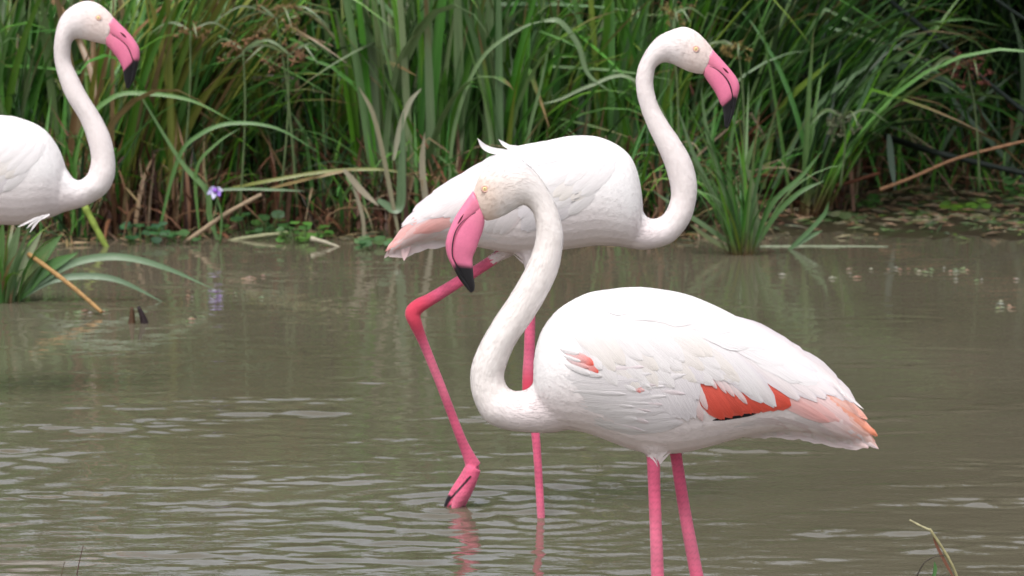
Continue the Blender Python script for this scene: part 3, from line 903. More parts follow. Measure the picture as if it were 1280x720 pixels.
def wing_feathers(bird, root, coral):
    """wing of vanes in rows; positions written on the front bird's side view and carried over to the others"""
    f = FRONT.to_norm
    rr = random.Random(3)
    S = []
    def add(r, t, w, c0, c1, layer, **k): S.append((f(*r), f(*t), w, np.array(c0), np.array(c1), layer, k))
    patch = CORAL if coral > 0.5 else WHITE*0.8+BLUSH*0.2
    sal = SALMON if coral > 0.5 else PINKF*0.8+WHITE*0.2
    # undertail coverts and lower flank
    for i, (x, y, x2, y2) in enumerate(((900, 533, 985, 536), (930, 527, 1015, 541), (960, 523, 1042, 549), (985, 520, 1062, 556), (1010, 525, 1080, 558), (1000, 515, 1090, 556))):
        add((x, y), (x2, y2), 26, WHITE, BLUSH if i < 3 else PINKF*0.35+WHITE*0.65, 0.2, lift=0.8)
    # black flight-feather edge peeping out under the coral patch
    if coral > 0.5: add((884, 527), (945, 517), 5.5, BLACK, BLACK, 1.9, lift=0.3, sag=-0.04)
    for i in range(8):
        add((856+i*10, 450+i*4), (904+i*12, 524-i*2.4), 28, patch*rr.uniform(0.85, 1.05)*0.9+BLUSH*0.1, patch*rr.uniform(0.85, 1.08), 1.0+i*0.10, lift=0.9, edge=patch*0.85+PINKF*0.15)
    # long coral-tinged tertials running into the tail
    for i, (x, y, x2, y2, c) in enumerate(((930, 470, 1036, 527, 0.9), (945, 462, 1050, 527, 0.75), (960, 455, 1066, 532, 0.5), (960, 470, 1078, 549, 0.35), (985, 465, 1090, 548, 0.6), (1000, 470, 1097, 560, 0.3), (1000, 463, 1095, 545, 1.0), (990, 452, 1084, 524, 0.75))):
        cc = (sal if i > 3 else CORAL*0.30+PINKF*0.70)*c+WHITE*(1-c)
        if coral <= 0.5: cc = (CORAL*0.25+PINKF*0.75)*min(1, c*1.3)+WHITE*(1-min(1, c*1.3))
        add((x, y), (x2, y2), 24 if i < 5 else 13, WHITE*0.4+cc*0.6, cc, 1.5+i*0.15, lift=1.0, edge=cc*0.5+BLUSH*0.5, tipcol=WHITE*0.5+sal*0.5 if i in (3, 5) else None)
    if coral > 0.5:
        # ragged tail points, and soft white vanes lying over the coral patch
        for (x, y, x2, y2, w, c) in ((1040, 500, 1097, 545, 9, SALMON), (1036, 508, 1094, 552, 8, SALMON*0.6+WHITE*0.4), (1030, 520, 1098, 561, 8, BLUSH), (1022, 530, 1086, 560, 9, PINKF*0.5+WHITE*0.5), (1015, 535, 1066, 560, 9, BLUSH), (1028, 490, 1080, 520, 8, SALMON*0.7+WHITE*0.3)):
            add((x, y), (x2, y2), w, c*0.6+WHITE*0.4, c, 4.5, lift=0.6)
        for (x, y, x2, y2, w) in ((872, 452, 896, 486, 8), (880, 452, 908, 492, 6), (892, 462, 918, 496, 7), (866, 470, 884, 512, 9), (905, 470, 934, 505, 8), (862, 482, 878, 526, 10)):
            add((x, y), (x2, y2), w, WHITE, BLUSH*0.6+PINKF*0.4, 4.2, lift=0.8)
    # scapulars and long white plumes with rounded tips over the patch
    rowS = [(800, 396, 884, 454), (812, 396, 905, 468), (824, 395, 922, 480), (838, 396, 938, 494), (850, 398, 952, 503), (866, 402, 972, 509), (880, 404, 998, 500), (893, 408, 1020, 501), (902, 408, 1034, 498), (915, 415, 1048, 494), (930, 416, 1066, 502), (940, 418, 1050, 482), (905, 396, 1020, 463)]
    for i, (x, y, x2, y2) in enumerate(rowS):
        add((x, y), (x2+rr.uniform(-3, 3), y2), 25, WHITE, WHITE if i < 6 else WHITE*0.85+PINKF*0.15, 3.0+i*0.12, lift=1.5, sag=-0.10, edge=LILAC)
    # greater coverts hanging down in front of the patch
    rowG = [(742, 420, 822, 510), (760, 415, 838, 517), (775, 412, 852, 522), (786, 408, 860, 525), (796, 404, 868, 522), (806, 402, 872, 500), (814, 400, 880, 478)]
    for i, (x, y, x2, y2) in enumerate(rowG):
        add((x, y), (x2, y2), 34, WHITE, LILAC*0.6+WHITE*0.4, 2.6+i*0.15, lift=1.6, sag=-0.12)
    # flank feathers fanning back from the breast
    for i in range(8 if coral > 0.5 else 0):
        y = 468+i*8
        add((694+i*2, y), (790+i*8+rr.uniform(-8, 8), 476+i*7.5), 24, WHITE, LILAC*0.5+WHITE*0.5, 3.4-i*0.1, lift=1.5, sag=0.14)
    for i in range(19 if coral > 0.5 else 0):
        y = 462+i*3.6+rr.uniform(-3, 3); x = 700+rr.uniform(0, 90)
        add((x, y), (min(rr.uniform(790, 858), x+rr.uniform(60, 110)), y+rr.uniform(-2, 12)+(i-10)*0.5), rr.uniform(6, 11), WHITE, WHITE*0.75+LILAC*0.25 if i % 3 else BLUSH*0.5+LILAC*0.5, 3.6, lift=1.6, sag=rr.uniform(0.0, 0.2))
    # median and lesser coverts
    for r_ in range(3):
        for i in range(8):
            x = 706+i*17+r_*14; y = 392+r_*17+abs(i-3)*1.5+rr.uniform(-3, 3)
            add((x, y), (x+58+i*2+rr.uniform(-8, 12), y+62-i*2+rr.uniform(-5, 5)), 21, WHITE, WHITE*0.9+CREAM*0.1 if rr.random() > 0.35 else CREAM, 5.4-r_*0.5+i*0.05, lift=1.3, sag=-0.1)
    # mantle along the back
    for i in range(10):
        x = 745+i*19; t_, b_, w_ = FRONT.slice(x)
        x2 = x+80+i*3
        t2, b2, w2 = FRONT.slice(x2)
        add((x, t_+16+ (i % 2)*6), (x2, t2+15+(i % 3)*7), 30, WHITE, WHITE, 6+i*0.1, lift=1.2)
    if coral > 0.5:
        # small coral vanes showing between the shoulder feathers
        for (x, y, x2, y2, w, c) in ((704, 436, 733, 452, 12, 0.6), (714, 440, 742, 456, 11, 1.0), (722, 449, 748, 466, 11, 1.0), (708, 448, 736, 460, 7, 0.5), (795, 474, 800, 491, 8, 0.7), (776, 485, 806, 488, 7, 0.3)):
            add((x, y), (x2, y2), w, BLUSH, CORAL*c+BLUSH*(1-c), 7.2, lift=0.8)
        for (x, y, x2, y2, w) in ((700, 436, 724, 442, 7), (704, 444, 726, 452, 5), (706, 455, 738, 468, 8), (716, 460, 752, 470, 9), (735, 440, 752, 462, 12), (770, 476, 795, 489, 8), (786, 468, 812, 484, 9)):
            add((x, y), (x2, y2), w, WHITE, WHITE, 7.6, lift=1.0)
    for side in (-1, 1):
        wing = empty('wing', (0, 0, 0), root)
        px, py = bird.from_norm(0.3, 0.4)
        wing.location = Vector(bird.p3(px, py, bird.depth(px, py), side))-root.location
        for (a, b, w, c0, c1, layer, k) in S:
            bird.feather(wing, a, b, w, c0, c1, layer, side, **k)

def make_flamingo(bird, label, coral, face, neckcol, nostril, eye, eye_r, black_at):
    base = at(bird.legs[0]['chains'][0][-1][0], 700, bird.Y)
    root = empty('flamingo', (base[0], bird.Y, 0))
    tag(root, label, 'flamingo', 'flamingos wading in the pond')
    bird.build_body(root, face, neckcol)
    bird.build_down(root)
    bird.build_bill(root, black_at, nostril, eye, eye_r)
    wing_feathers(bird, root, coral)
    return root

fr = make_flamingo(FRONT, 'white flamingo facing left with coral red wing patch, neck bent in an S', 1.0, np.array((0.72, 0.58, 0.50)), np.array((0.795, 0.735, 0.71)), ((571, 282), (580, 267)), (606, 236), 3.7, 5.9)
mi = make_flamingo(MID, 'white flamingo striding with one pink leg lifted, head raised, facing right', 0.3, np.array((0.77, 0.64, 0.60)), np.array((0.795, 0.72, 0.71)), ((903, 84), (911, 92)), (870, 61), 3.2, 5.8)
le = make_flamingo(LEFT, 'white flamingo with bare pale back beside tussock, neck upright, only its front half showing', 0.3, np.array((0.77, 0.64, 0.60)), np.array((0.795, 0.72, 0.71)), ((150, 40), (158, 47)), (123, 22), 2.8, 5.8)

# loose plumes standing up from the walking bird's back and its drooping tail tip
for pts, w in (([(640, 190), (620, 189), (606, 184), (597, 173)], 4.2), ([(650, 184), (638, 184), (630, 180), (623, 174)], 3.0), ([(635, 190), (615, 196), (600, 204)], 1.6)):
    P = PL(pts, YM-0.01)
    o = path_leaf(mi, P, w*MID.m, (0.9, 0.9, 0.9), 'plume')
    o.data.materials.clear(); o.data.materials.append(M_feather)
    a = o.data.attributes.new('Col', 'FLOAT_COLOR', 'POINT')
    a.data.foreach_set('color', np.tile([*WHITE, 1], len(o.data.vertices)).astype(np.float32))
def loose_feather(parent, pts, w, c, Y, m):
    o = path_leaf(parent, PL(pts, Y), w*m, (1, 1, 1), 'feather')
    o.data.materials.clear(); o.data.materials.append(M_feather)
    a = o.data.attributes.new('Col', 'FLOAT_COLOR', 'POINT')
    a.data.foreach_set('color', np.tile([*c, 1], len(o.data.vertices)).astype(np.float32))
loose_feather(mi, [(512, 300), (507, 312), (505, 326)], 5, BLUSH*0.7+PINKF*0.3, YM-0.01, MID.m)
loose_feather(fr, [(1040, 475), (1066, 500), (1080, 512)], 1.6, WHITE, YF-0.03, FRONT.m)
loose_feather(le, [(62, 268), (48, 275), (37, 291)], 2.0, WHITE, YL-0.10, LEFT.m)
loose_feather(le, [(54, 269), (42, 277), (33, 286)], 1.5, WHITE, YL-0.10, LEFT.m)
loose_feather(le, [(48, 271), (34, 278), (22, 284)], 1.4, WHITE, YL-0.10, LEFT.m)

# ------------------------------------------------------------------ the reed bank
def px_x(px, Y): return float(at(px, 300, Y)[0])

# the far depth of the reed bed: nobody could count these blades
def build_reed_mass():
    Vs = []; Fs = []; Cs = []; n = 0
    r = random.Random(21)
    def blade(x, y, z, L_, hw, az, tilt, shp, c):
        nonlocal n
        V, Fq, UV = SHAPES[shp][2]
        W = V*np.array([hw, L_, L_])
        ca, sa = math.cos(tilt), math.sin(tilt)
        W = np.stack([W[:, 0], W[:, 1]*ca+W[:, 2]*sa, -W[:, 1]*sa+W[:, 2]*ca], 1)
        cz, sz = math.cos(az), math.sin(az)
        W = np.stack([W[:, 0]*cz+W[:, 1]*sz, -W[:, 0]*sz+W[:, 1]*cz, W[:, 2]], 1)
        Vs.append(W+np.array([x, y, z])); Fs.append(Fq+n); n += len(V)
        Cs.append(np.tile(c, (len(V), 1)))
    for i in range(7600):
        x = r.uniform(-4.2, 4.4)
        right = 1/(1+math.exp(-(x-1.05)*8))
        y0 = 17.3 + 1.4*right + 0.7*math.exp(-((x-2.1)/0.4)**2) + 0.35*math.exp(-((x+0.9)/0.3)**2)
        y = y0 + 4.6*r.random()**1.6
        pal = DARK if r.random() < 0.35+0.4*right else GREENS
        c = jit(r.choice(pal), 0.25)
        if r.random() < 0.10: c = jit(r.choice(DRY), 0.3)
        shp = r.choice(UPRIGHT) if r.random() < 0.6 else r.choice(ARCH+BROKEN)
        lean = (0.10+0.25*right*r.uniform(-1, 1))
        dx = lean+r.gauss(0, 0.13); dy = r.gauss(0, 0.13)
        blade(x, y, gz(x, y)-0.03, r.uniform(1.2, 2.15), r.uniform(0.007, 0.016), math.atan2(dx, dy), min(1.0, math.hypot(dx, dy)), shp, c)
    # low sedge and dead leaves filling the foot of the bank
    for i in range(5200):
        x = r.uniform(-3.2, 3.4)
        right = 1/(1+math.exp(-(x-1.05)*8))
        y = float(shore(x)) + 0.15 + 1.9*right*r.uniform(0.8, 1.2) + 1.6*r.random()**1.3
        dead = r.random() < 0.45
        c = jit(r.choice(DRY), 0.35) if dead else jit(r.choice(GREENS+DARK), 0.25)
        if dead: c = tuple(v*0.85 for v in c)
        a = r.uniform(-math.pi, math.pi)
        blade(x, y, gz(x, y)-0.02, r.uniform(0.25, 0.75), r.uniform(0.004, 0.011), a, abs(r.gauss(0.35 if not dead else 0.8, 0.3)), r.choice(ARCH+BROKEN+UPRIGHT), c)
    # dead brown thatch hanging round the feet of the clumps
    for (xa, xb, k) in ((85, 215, 420), (215, 260, 60), (480, 590, 260), (600, 860, 220), (945, 1075, 200), (260, 470, 90)):
        for i in range(k):
            Y = r.uniform(16.3, 16.75) if xb < 900 else r.uniform(17.2, 17.9)
            x = px_x(r.uniform(xa, xb), Y); Y = max(Y, float(shore(x))+0.05)
            c = jit(r.choice([(0.19, 0.085, 0.05), (0.24, 0.13, 0.07), (0.10, 0.05, 0.035), (0.06, 0.03, 0.02), (0.28, 0.19, 0.11)]), 0.35)
            blade(x, Y, gz(x, Y)-0.02, 0.10+0.42*r.random()**1.7, r.uniform(0.004, 0.010), r.uniform(-math.pi, math.pi), abs(r.gauss(0.15, 0.25)), r.choice(UPRIGHT+ARCH+BROKEN), c)
    me = mesh_np('reed_bed', np.vstack(Vs), np.vstack(Fs), M_stuffleaf, True, np.vstack(Cs))
    o = obj_from_mesh('reed_bed', me)
    tag(o, 'dense mass of green reeds and dead leaves filling the bank', 'reeds', kind='stuff')
build_reed_mass()

G1 = 'reed clumps along the bank'
def reed_row(px0, px1, n, Ya, Yb, nl, length, halfw, palette, lean, label, spread=0.5, mix=(0.6, 0.25, 0.15)):
    for i in range(n):
        px = px0+(px1-px0)*(i+random.uniform(0.1, 0.9))/n
        Y = random.uniform(Ya, Yb)
        clump('reed_clump', label, 'reeds', G1, px_x(px, Y), Y, nl, length*random.uniform(0.85, 1.15), halfw, palette, lean*random.uniform(0.5, 1.5), spread, 0.09, mix)

reed_row(-60, 110, 8, 16.5, 17.2, 34, 1.3, 0.017, GREENS+GREENS+GREY, 0.10, 'dark green reed clump rising behind the flamingo with the cut-off body')
reed_row(95, 240, 6, 16.45, 16.9, 34, 1.35, 0.016, GREENS+YELLOW*2+DRY[:2], 0.22, 'yellowish reed clump with dry brown feet, leaning right')
reed_row(230, 480, 8, 17.1, 17.7, 28, 1.35, 0.013, GREENS+DARK+YELLOW+DRY[:1], 0.08, 'thin tangled reed clump set back behind fallen stems', 0.8, (0.4, 0.35, 0.25))
reed_row(465, 640, 8, 16.45, 16.9, 34, 1.4, 0.019, GREENS+GREY*2, 0.03, 'tall broad greyish green reed clump behind the walking flamingo', 0.35, (0.72, 0.14, 0.14))
reed_row(600, 850, 9, 16.6, 17.2, 32, 1.3, 0.016, GREENS*2+GREY+YELLOW[:2], 0.08, 'mixed green reed clump between the two raised flamingo heads', 0.5, (0.55, 0.25, 0.2))
reed_row(830, 1010, 7, 17.0, 18.0, 32, 1.4, 0.0135, GREENS+DARK, 0.38, 'green sedge clump sweeping to the right beside the marshy mat', 0.6, (0.5, 0.4, 0.1))
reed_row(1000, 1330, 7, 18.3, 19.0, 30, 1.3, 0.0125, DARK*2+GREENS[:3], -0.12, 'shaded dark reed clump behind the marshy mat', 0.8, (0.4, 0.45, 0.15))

def tussock(label, cat, px, py, leaves, n_rand, length, halfw, palette, spread, lean=0.0, seed=0):
    p = on_water(px, py)
    e = empty('sedge_tussock', (p[0], p[1], -0.03))
    tag(e, label, cat)
    st = random.getstate(); random.seed(seed)
    for i in range(n_rand):
        a = random.uniform(0, 2*math.pi); rr = 0.05*math.sqrt(random.random())
        az = a+random.gauss(0, 0.4); tilt = abs(random.gauss(0, spread))
        dx, dy = math.sin(az)*tilt+lean, math.cos(az)*tilt*0.7
        leaf_obj(e, (math.sin(a)*rr, math.cos(a)*rr, 0), length*random.uniform(0.45, 1.15), halfw*random.uniform(0.7, 1.2), math.atan2(dx, dy), math.hypot(dx, dy),
                 random.choice(ARCH[:4]+UPRIGHT), jit(random.choice(palette)))
    for pts, w, c in leaves:
        s = p[1]/F
        path_leaf(e, PL([(q[0], q[1], (q[2] if len(q) > 2 else 0)) for q in pts], p[1]), w*s, c)
    random.setstate(st)
    return e, p

tl, ptl = tussock('grass tussock standing in open water below the cut-off flamingo, long leaves arching to the surface', 'tussock', 8, 377,
    [([(20, 376), (60, 345), (100, 326), (150, 321), (205, 334), (268, 362)], 5.0, (0.09, 0.17, 0.075)),
     ([(18, 378), (60, 352), (105, 345), (150, 351), (206, 379)], 4.5, (0.09, 0.165, 0.08)),
     ([(16, 376), (45, 330), (78, 292)], 8, (0.085, 0.18, 0.05)), ([(18, 376), (55, 338), (97, 316)], 8, (0.05, 0.16, 0.02)),
     ([(14, 376), (30, 325), (52, 290)], 7, (0.24, 0.28, 0.17)), ([(8, 376), (14, 320), (26, 276)], 6, (0.13, 0.2, 0.09)),
     ([(4, 376), (0, 320), (4, 276)], 6, (0.08, 0.17, 0.04)), ([(12, 376), (34, 345), (62, 312)], 6, (0.14, 0.2, 0.07)), ([(2, 376), (-16, 330), (-30, 290)], 6, (0.08, 0.17, 0.04))],
    44, 0.36, 0.010, GREENS+DRY[:2]+GREY, 0.33, 0.10, 3)
tr, ptr = tussock('green sedge tussock at the water edge below the head of the walking flamingo', 'tussock', 925, 318,
    [([(930, 316), (900, 260), (870, 200), (846, 132)], 3.3, (0.10, 0.17, 0.075)), ([(935, 316), (905, 240), (885, 170), (876, 110)], 3.3, (0.09, 0.16, 0.06)),
     ([(930, 316), (885, 285), (850, 262), (815, 238)], 3.3, (0.09, 0.15, 0.06)), ([(920, 316), (890, 300), (862, 280)], 3.3, (0.12, 0.15, 0.06)),
     ([(938, 314), (930, 250), (935, 200), (950, 160)], 3.2, (0.10, 0.18, 0.06)), ([(942, 310), (965, 255), (1000, 222), (1028, 188)], 3.2, (0.06, 0.15, 0.03)),
     ([(945, 308), (970, 268), (1000, 240), (1030, 226)], 3.3, (0.06, 0.15, 0.03)), ([(936, 314), (944, 270), (940, 230), (928, 195)], 3.8, (0.14, 0.19, 0.09)),
     ([(934, 316), (915, 250), (912, 190), (925, 120)], 3.3, (0.07, 0.15, 0.04)), ([(940, 312), (948, 290), (944, 258)], 4.2, (0.14, 0.2, 0.10))],
    46, 0.72, 0.0075, GREENS+GREY+YELLOW[:1], 0.24, -0.08, 9)

# shore clump with bent leaves over the little bay
e = empty('bent_sedge', on_water(262, 306)); tag(e, 'bent sedge with creased long leaves hanging over the fallen stems', 'sedge')
for pts, w, c in [([(272, 300), (262, 270), (258, 238), (225, 200), (165, 102)], 5.5, (0.12, 0.20, 0.085)), ([(262, 238, 0), (300, 236), (345, 237), (382, 239)], 3, (0.07, 0.13, 0.05)),
                  ([(272, 300), (262, 262), (256, 205)], 2.5, (0.10, 0.17, 0.07)), ([(196, 300), (222, 200), (250, 168), (290, 154), (345, 160), (398, 190)], 4, (0.08, 0.17, 0.05)),
                  ([(250, 300), (245, 215), (270, 180), (300, 160)], 3, (0.09, 0.17, 0.05)), ([(90, 290), (100, 170), (140, 122), (185, 117), (240, 126), (292, 152)], 4.5, (0.10, 0.20, 0.05)),
                  ([(275, 238, 0.1), (335, 226), (410, 214), (480, 212), (520, 222)], 3.5, (0.20, 0.19, 0.05)), ([(335, 236, 0.1), (400, 220), (450, 210)], 3.2, (0.26, 0.16, 0.08))]:
    path_leaf(e, PL(pts, 16.2), w*0.66*16.2/F, (c[0]*0.95, c[1]*1.1, c[2]*0.8))

e = empty('bent_reed', at(690, 300, 16.6)); tag(e, 'reed with a pale leaf snapped into a peak above the walking flamingo', 'reed')
for pts, w, c in [([(560, 260), (568, 160), (600, 76), (650, 36), (684, 25)], 3.4, (0.14, 0.20, 0.10)), ([(680, 26), (700, 27), (722, 55), (735, 92), (762, 114)], 5, (0.15, 0.2, 0.12)),
                  ([(860, 260), (832, 150), (785, 96), (735, 108), (700, 124), (672, 131)], 3.2, (0.17, 0.21, 0.13)), ([(672, 250), (660, 180), (675, 110), (690, 40)], 3, (0.12, 0.18, 0.09))]:
    path_leaf(e, PL(pts, 16.35), w*0.7*16.4/F, (c[0]*0.9, c[1]*1.05, c[2]*0.8))

e = empty('withered_reed', at(510, 300, 16.4)); tag(e, 'withered reed with pale buff leaves turned over behind the tail of the walking flamingo', 'reed')
for pts, w, c in [([(492, 200), (500, 160), (512, 128), (527, 110)], 3.6, (0.30, 0.30, 0.22)), ([(455, 310), (453, 270), (437, 220)], 2.5, (0.28, 0.25, 0.18)), ([(430, 212), (452, 238), (474, 258)], 4, (0.30, 0.26, 0.19)),
                  ([(540, 300), (528, 215), (531, 165)], 4, (0.30, 0.27, 0.2)), ([(500, 300), (470, 155), (448, 108)], 3.0, (0.24, 0.22, 0.14)), ([(472, 250), (498, 260), (502, 215), (504, 140)], 6, (0.10, 0.17, 0.08))]:
    path_leaf(e, PL(pts, 16.15), w*16.2/F, c)

e = empty('arching_sedge', at(1130, 240, 18.0)); tag(e, 'dark arching sedge over the hollow behind the fallen stalks', 'sedge')
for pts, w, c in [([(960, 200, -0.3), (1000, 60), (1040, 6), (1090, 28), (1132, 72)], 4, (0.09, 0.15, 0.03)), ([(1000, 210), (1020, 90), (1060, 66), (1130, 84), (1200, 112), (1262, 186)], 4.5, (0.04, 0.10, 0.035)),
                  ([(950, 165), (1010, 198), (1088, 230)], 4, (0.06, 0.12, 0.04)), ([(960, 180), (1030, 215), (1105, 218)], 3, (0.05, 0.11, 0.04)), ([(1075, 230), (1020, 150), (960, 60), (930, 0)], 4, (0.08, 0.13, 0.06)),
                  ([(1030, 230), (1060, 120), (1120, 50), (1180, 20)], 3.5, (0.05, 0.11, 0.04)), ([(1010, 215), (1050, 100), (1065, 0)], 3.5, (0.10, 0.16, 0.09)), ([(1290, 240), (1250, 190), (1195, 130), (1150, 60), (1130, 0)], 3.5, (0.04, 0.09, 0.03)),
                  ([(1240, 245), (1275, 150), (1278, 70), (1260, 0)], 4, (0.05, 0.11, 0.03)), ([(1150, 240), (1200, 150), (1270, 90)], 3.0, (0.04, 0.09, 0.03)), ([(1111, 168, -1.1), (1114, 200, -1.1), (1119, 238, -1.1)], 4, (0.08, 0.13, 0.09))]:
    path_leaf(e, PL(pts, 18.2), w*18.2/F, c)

e = empty('leaning_sedge', at(980, 240, 17.3)); tag(e, 'olive sedge with wide straight leaves fanning over red-brown litter', 'sedge')
for k in range(22):
    x0 = 945+random.uniform(-20, 50); x1 = x0+random.uniform(-30, 190); y1 = random.uniform(-60, 60)
    if random.random() < 0.25: x1, y1 = x0+random.uniform(60, 170), random.uniform(60, 190)
    mx_ = (x0*0.55+x1*0.45)-random.uniform(0, 25); my = (235+y1)/2-random.uniform(0, 20)
    dy_ = random.uniform(-0.25, 0.25)
    path_leaf(e, PL([(x0, 236, dy_), (mx_, my, dy_), (x1, y1, dy_+random.uniform(-0.2, 0.2))], 17.4), random.uniform(2.6, 4.6)*17.4/F, jit(random.choice(GREENS[:4]+DARK+GREY[2:]+YELLOW[:1])))

# stalks and stems, each one a thing
def stalk(name, label, pts, Y, r, c, cat='stalk', r1=None, leaf=None):
    P = PL(pts, Y); s = Y/F
    o = path_stem(name, P, r*s, (r1 if r1 is not None else r*0.8)*s, c)
    tag(o, label, cat)
    return o
stalk('broken_stalk', 'bent tan stalk dipping into the water beside the open-water tussock', [(36, 318, 0), (60, 335, -0.1), (95, 362, -0.25), (127, 390, -0.4)], ptl[1], 3.2, (0.36, 0.21, 0.08))
stalk('green_stem', 'bright yellow green stem slanting into the water below the neck of the cut-off flamingo', [(106, 258), (120, 285), (137, 316)], 16.0, 4.6, (0.24, 0.32, 0.06), 'stem')
stalk('dead_stem', 'pale brown dead stem slanting out of the water under the purple flower', [(228, 306), (250, 290), (285, 266), (327, 243)], 16.1, 3.4, (0.30, 0.22, 0.14), 'stem')
stalk('dead_stem', 'pale split stem lying flat along the waterline in the little bay', [(270, 306, 0), (310, 297), (360, 291)], 16.25, 3.0, (0.30, 0.30, 0.17), 'stem')
stalk('fallen_stalk', 'dark fallen stalk lying low across the marshy mat', [(1108, 171, 0.6), (1165, 189), (1220, 203), (1300, 221)], 17.3, 4.4, (0.018, 0.026, 0.020))
stalk('fallen_stalk', 'orange brown dry stalk lying across the dark fallen stalk', [(1100, 237, -0.1), (1140, 222), (1200, 197), (1290, 174)], 17.15, 2.4, (0.36, 0.19, 0.10))
stalk('leaning_stalk', 'black leaning stalk passing behind the rusty flower head', [(1105, -6), (1150, 32), (1210, 82), (1300, 156)], 17.1, 3.4, (0.012, 0.020, 0.016))
stalk('leaning_stalk', 'thin dark stalk slanting across the top above the black leaning stalk', [(1220, -20), (1260, 10), (1310, 42)], 17.1, 2.6, (0.016, 0.026, 0.02))
stalk('red_stem', 'dull red dead stem rising out of the litter behind the marshy mat', [(1020, 204), (1065, 170), (1110, 138), (1160, 118)], 17.9, 3.0, (0.10, 0.035, 0.03), 'stem')
stalk('red_stem', 'short red brown stem lying behind the sedge tussock', [(940, 218), (985, 222), (1040, 232), (1100, 216)], 17.2, 2.6, (0.20, 0.07, 0.035), 'stem')
stalk('thin_stem', 'thin grey stem crossing the reeds above the bent sedge', [(278, 96), (310, 98), (340, 95), (370, 99)], 16.9, 2.0, (0.28, 0.24, 0.2), 'stem')
stalk('thin_stem', 'long olive stem leaning left through the thin tangled reeds', [(470, 110), (430, 62), (400, 28), (372, 12), (340, 12)], 16.8, 2.2, (0.20, 0.20, 0.10), 'stem')
stalk('floating_leaf', 'pale straight leaf floating right of the sedge tussock', [(950, 309), (1010, 308), (1110, 308.5)], 16.0, 2.2, (0.26, 0.30, 0.20), 'leaf', 1.0)
stalk('floating_leaf', 'pale thin leaf floating behind the walking flamingo under its breast', [(700, 318), (760, 323), (790, 331)], 15.85, 2.4, (0.26, 0.28, 0.19), 'leaf', 1.0)
stalk('floating_leaf', 'buff leaf floating at the waterline behind the tail of the walking flamingo', [(388, 298), (410, 304), (434, 313)], 16.0, 3.4, (0.42, 0.38, 0.28), 'leaf', 1.0)
e = empty('young_shoot', on_water(985, 312)); tag(e, 'small green shoot leaning out of the water right of the sedge tussock', 'shoot')
for pts, w, c in [([(984, 314), (1010, 290), (1030, 268), (1036, 252)], 2.8, (0.08, 0.18, 0.06)), ([(986, 312), (1012, 296), (1028, 288)], 3.0, (0.06, 0.14, 0.04))]:
    path_leaf(e, PL(pts, 15.9), w*16/F, c)

# dark snag sticking out of the water
p = on_water(171, 404)
m = Mesh()
for (dx, top, r0, c) in ((-4, 384, 6.0, (0.07, 0.035, 0.015)), (4, 383, 6.5, (0.018, 0.008, 0.010))):
    P = PL([(171+dx+(7 if dx > 0 else -3), 412), (171+dx+(4 if dx > 0 else -2), 398), (171+dx-2, top)], p[1])
    V, Fc = tube(catmull(P, 4), np.linspace(r0, 2.0, 9)*p[1]/F, 7); m.add(V, Fc, c)
o = m.build('snag', M_stalk); tag(o, 'small dark forked snag poking out of the open water', 'snag')

# twigs near the lower edge
pt = on_water(1190, 725); s = pt[1]/F
e = empty('dry_grass_stem', pt); tag(e, 'bent dry grass stem rising from the rippled water behind the front flamingo', 'grass stem')
path_stem('stem', PL([(1202, 740), (1194, 715), (1183, 693), (1162, 661)], pt[1]), 1.7*s, 1.9*s, (0.32, 0.29, 0.15), e)
path_stem('broken_tip', PL([(1163, 663), (1152, 658), (1137, 650)], pt[1]), 1.8*s, 1.2*s, (0.40, 0.37, 0.22), e)
path_leaf(e, PL([(1192, 722), (1180, 700), (1170, 680), (1166, 668)], pt[1]), 2.0*s, (0.18, 0.07, 0.04))
path_leaf(e, PL([(1166, 726), (1169, 712), (1168, 702)], pt[1]), 2.4*s, (0.08, 0.2, 0.06))
path_stem('twig', PL([(1145, 722), (1155, 704), (1168, 696), (1182, 694)], pt[1]), 0.9*s, 0.5*s, (0.05, 0.04, 0.03), e)
pt = on_water(95, 722); s = pt[1]/F
o = path_stem('twig', PL([(94, 735), (98, 708), (104, 682)], pt[1]), 1.0*s, 0.5*s, (0.10, 0.06, 0.05)); tag(o, 'thin upright brown twig in the rippled water on its own', 'twig')
o = path_stem('twig', PL([(74, 735), (77, 718), (81, 702)], pt[1]), 0.8*s, 0.4*s, (0.12, 0.09, 0.06)); tag(o, 'short thin twig barely breaking the surface beside the upright one', 'twig')

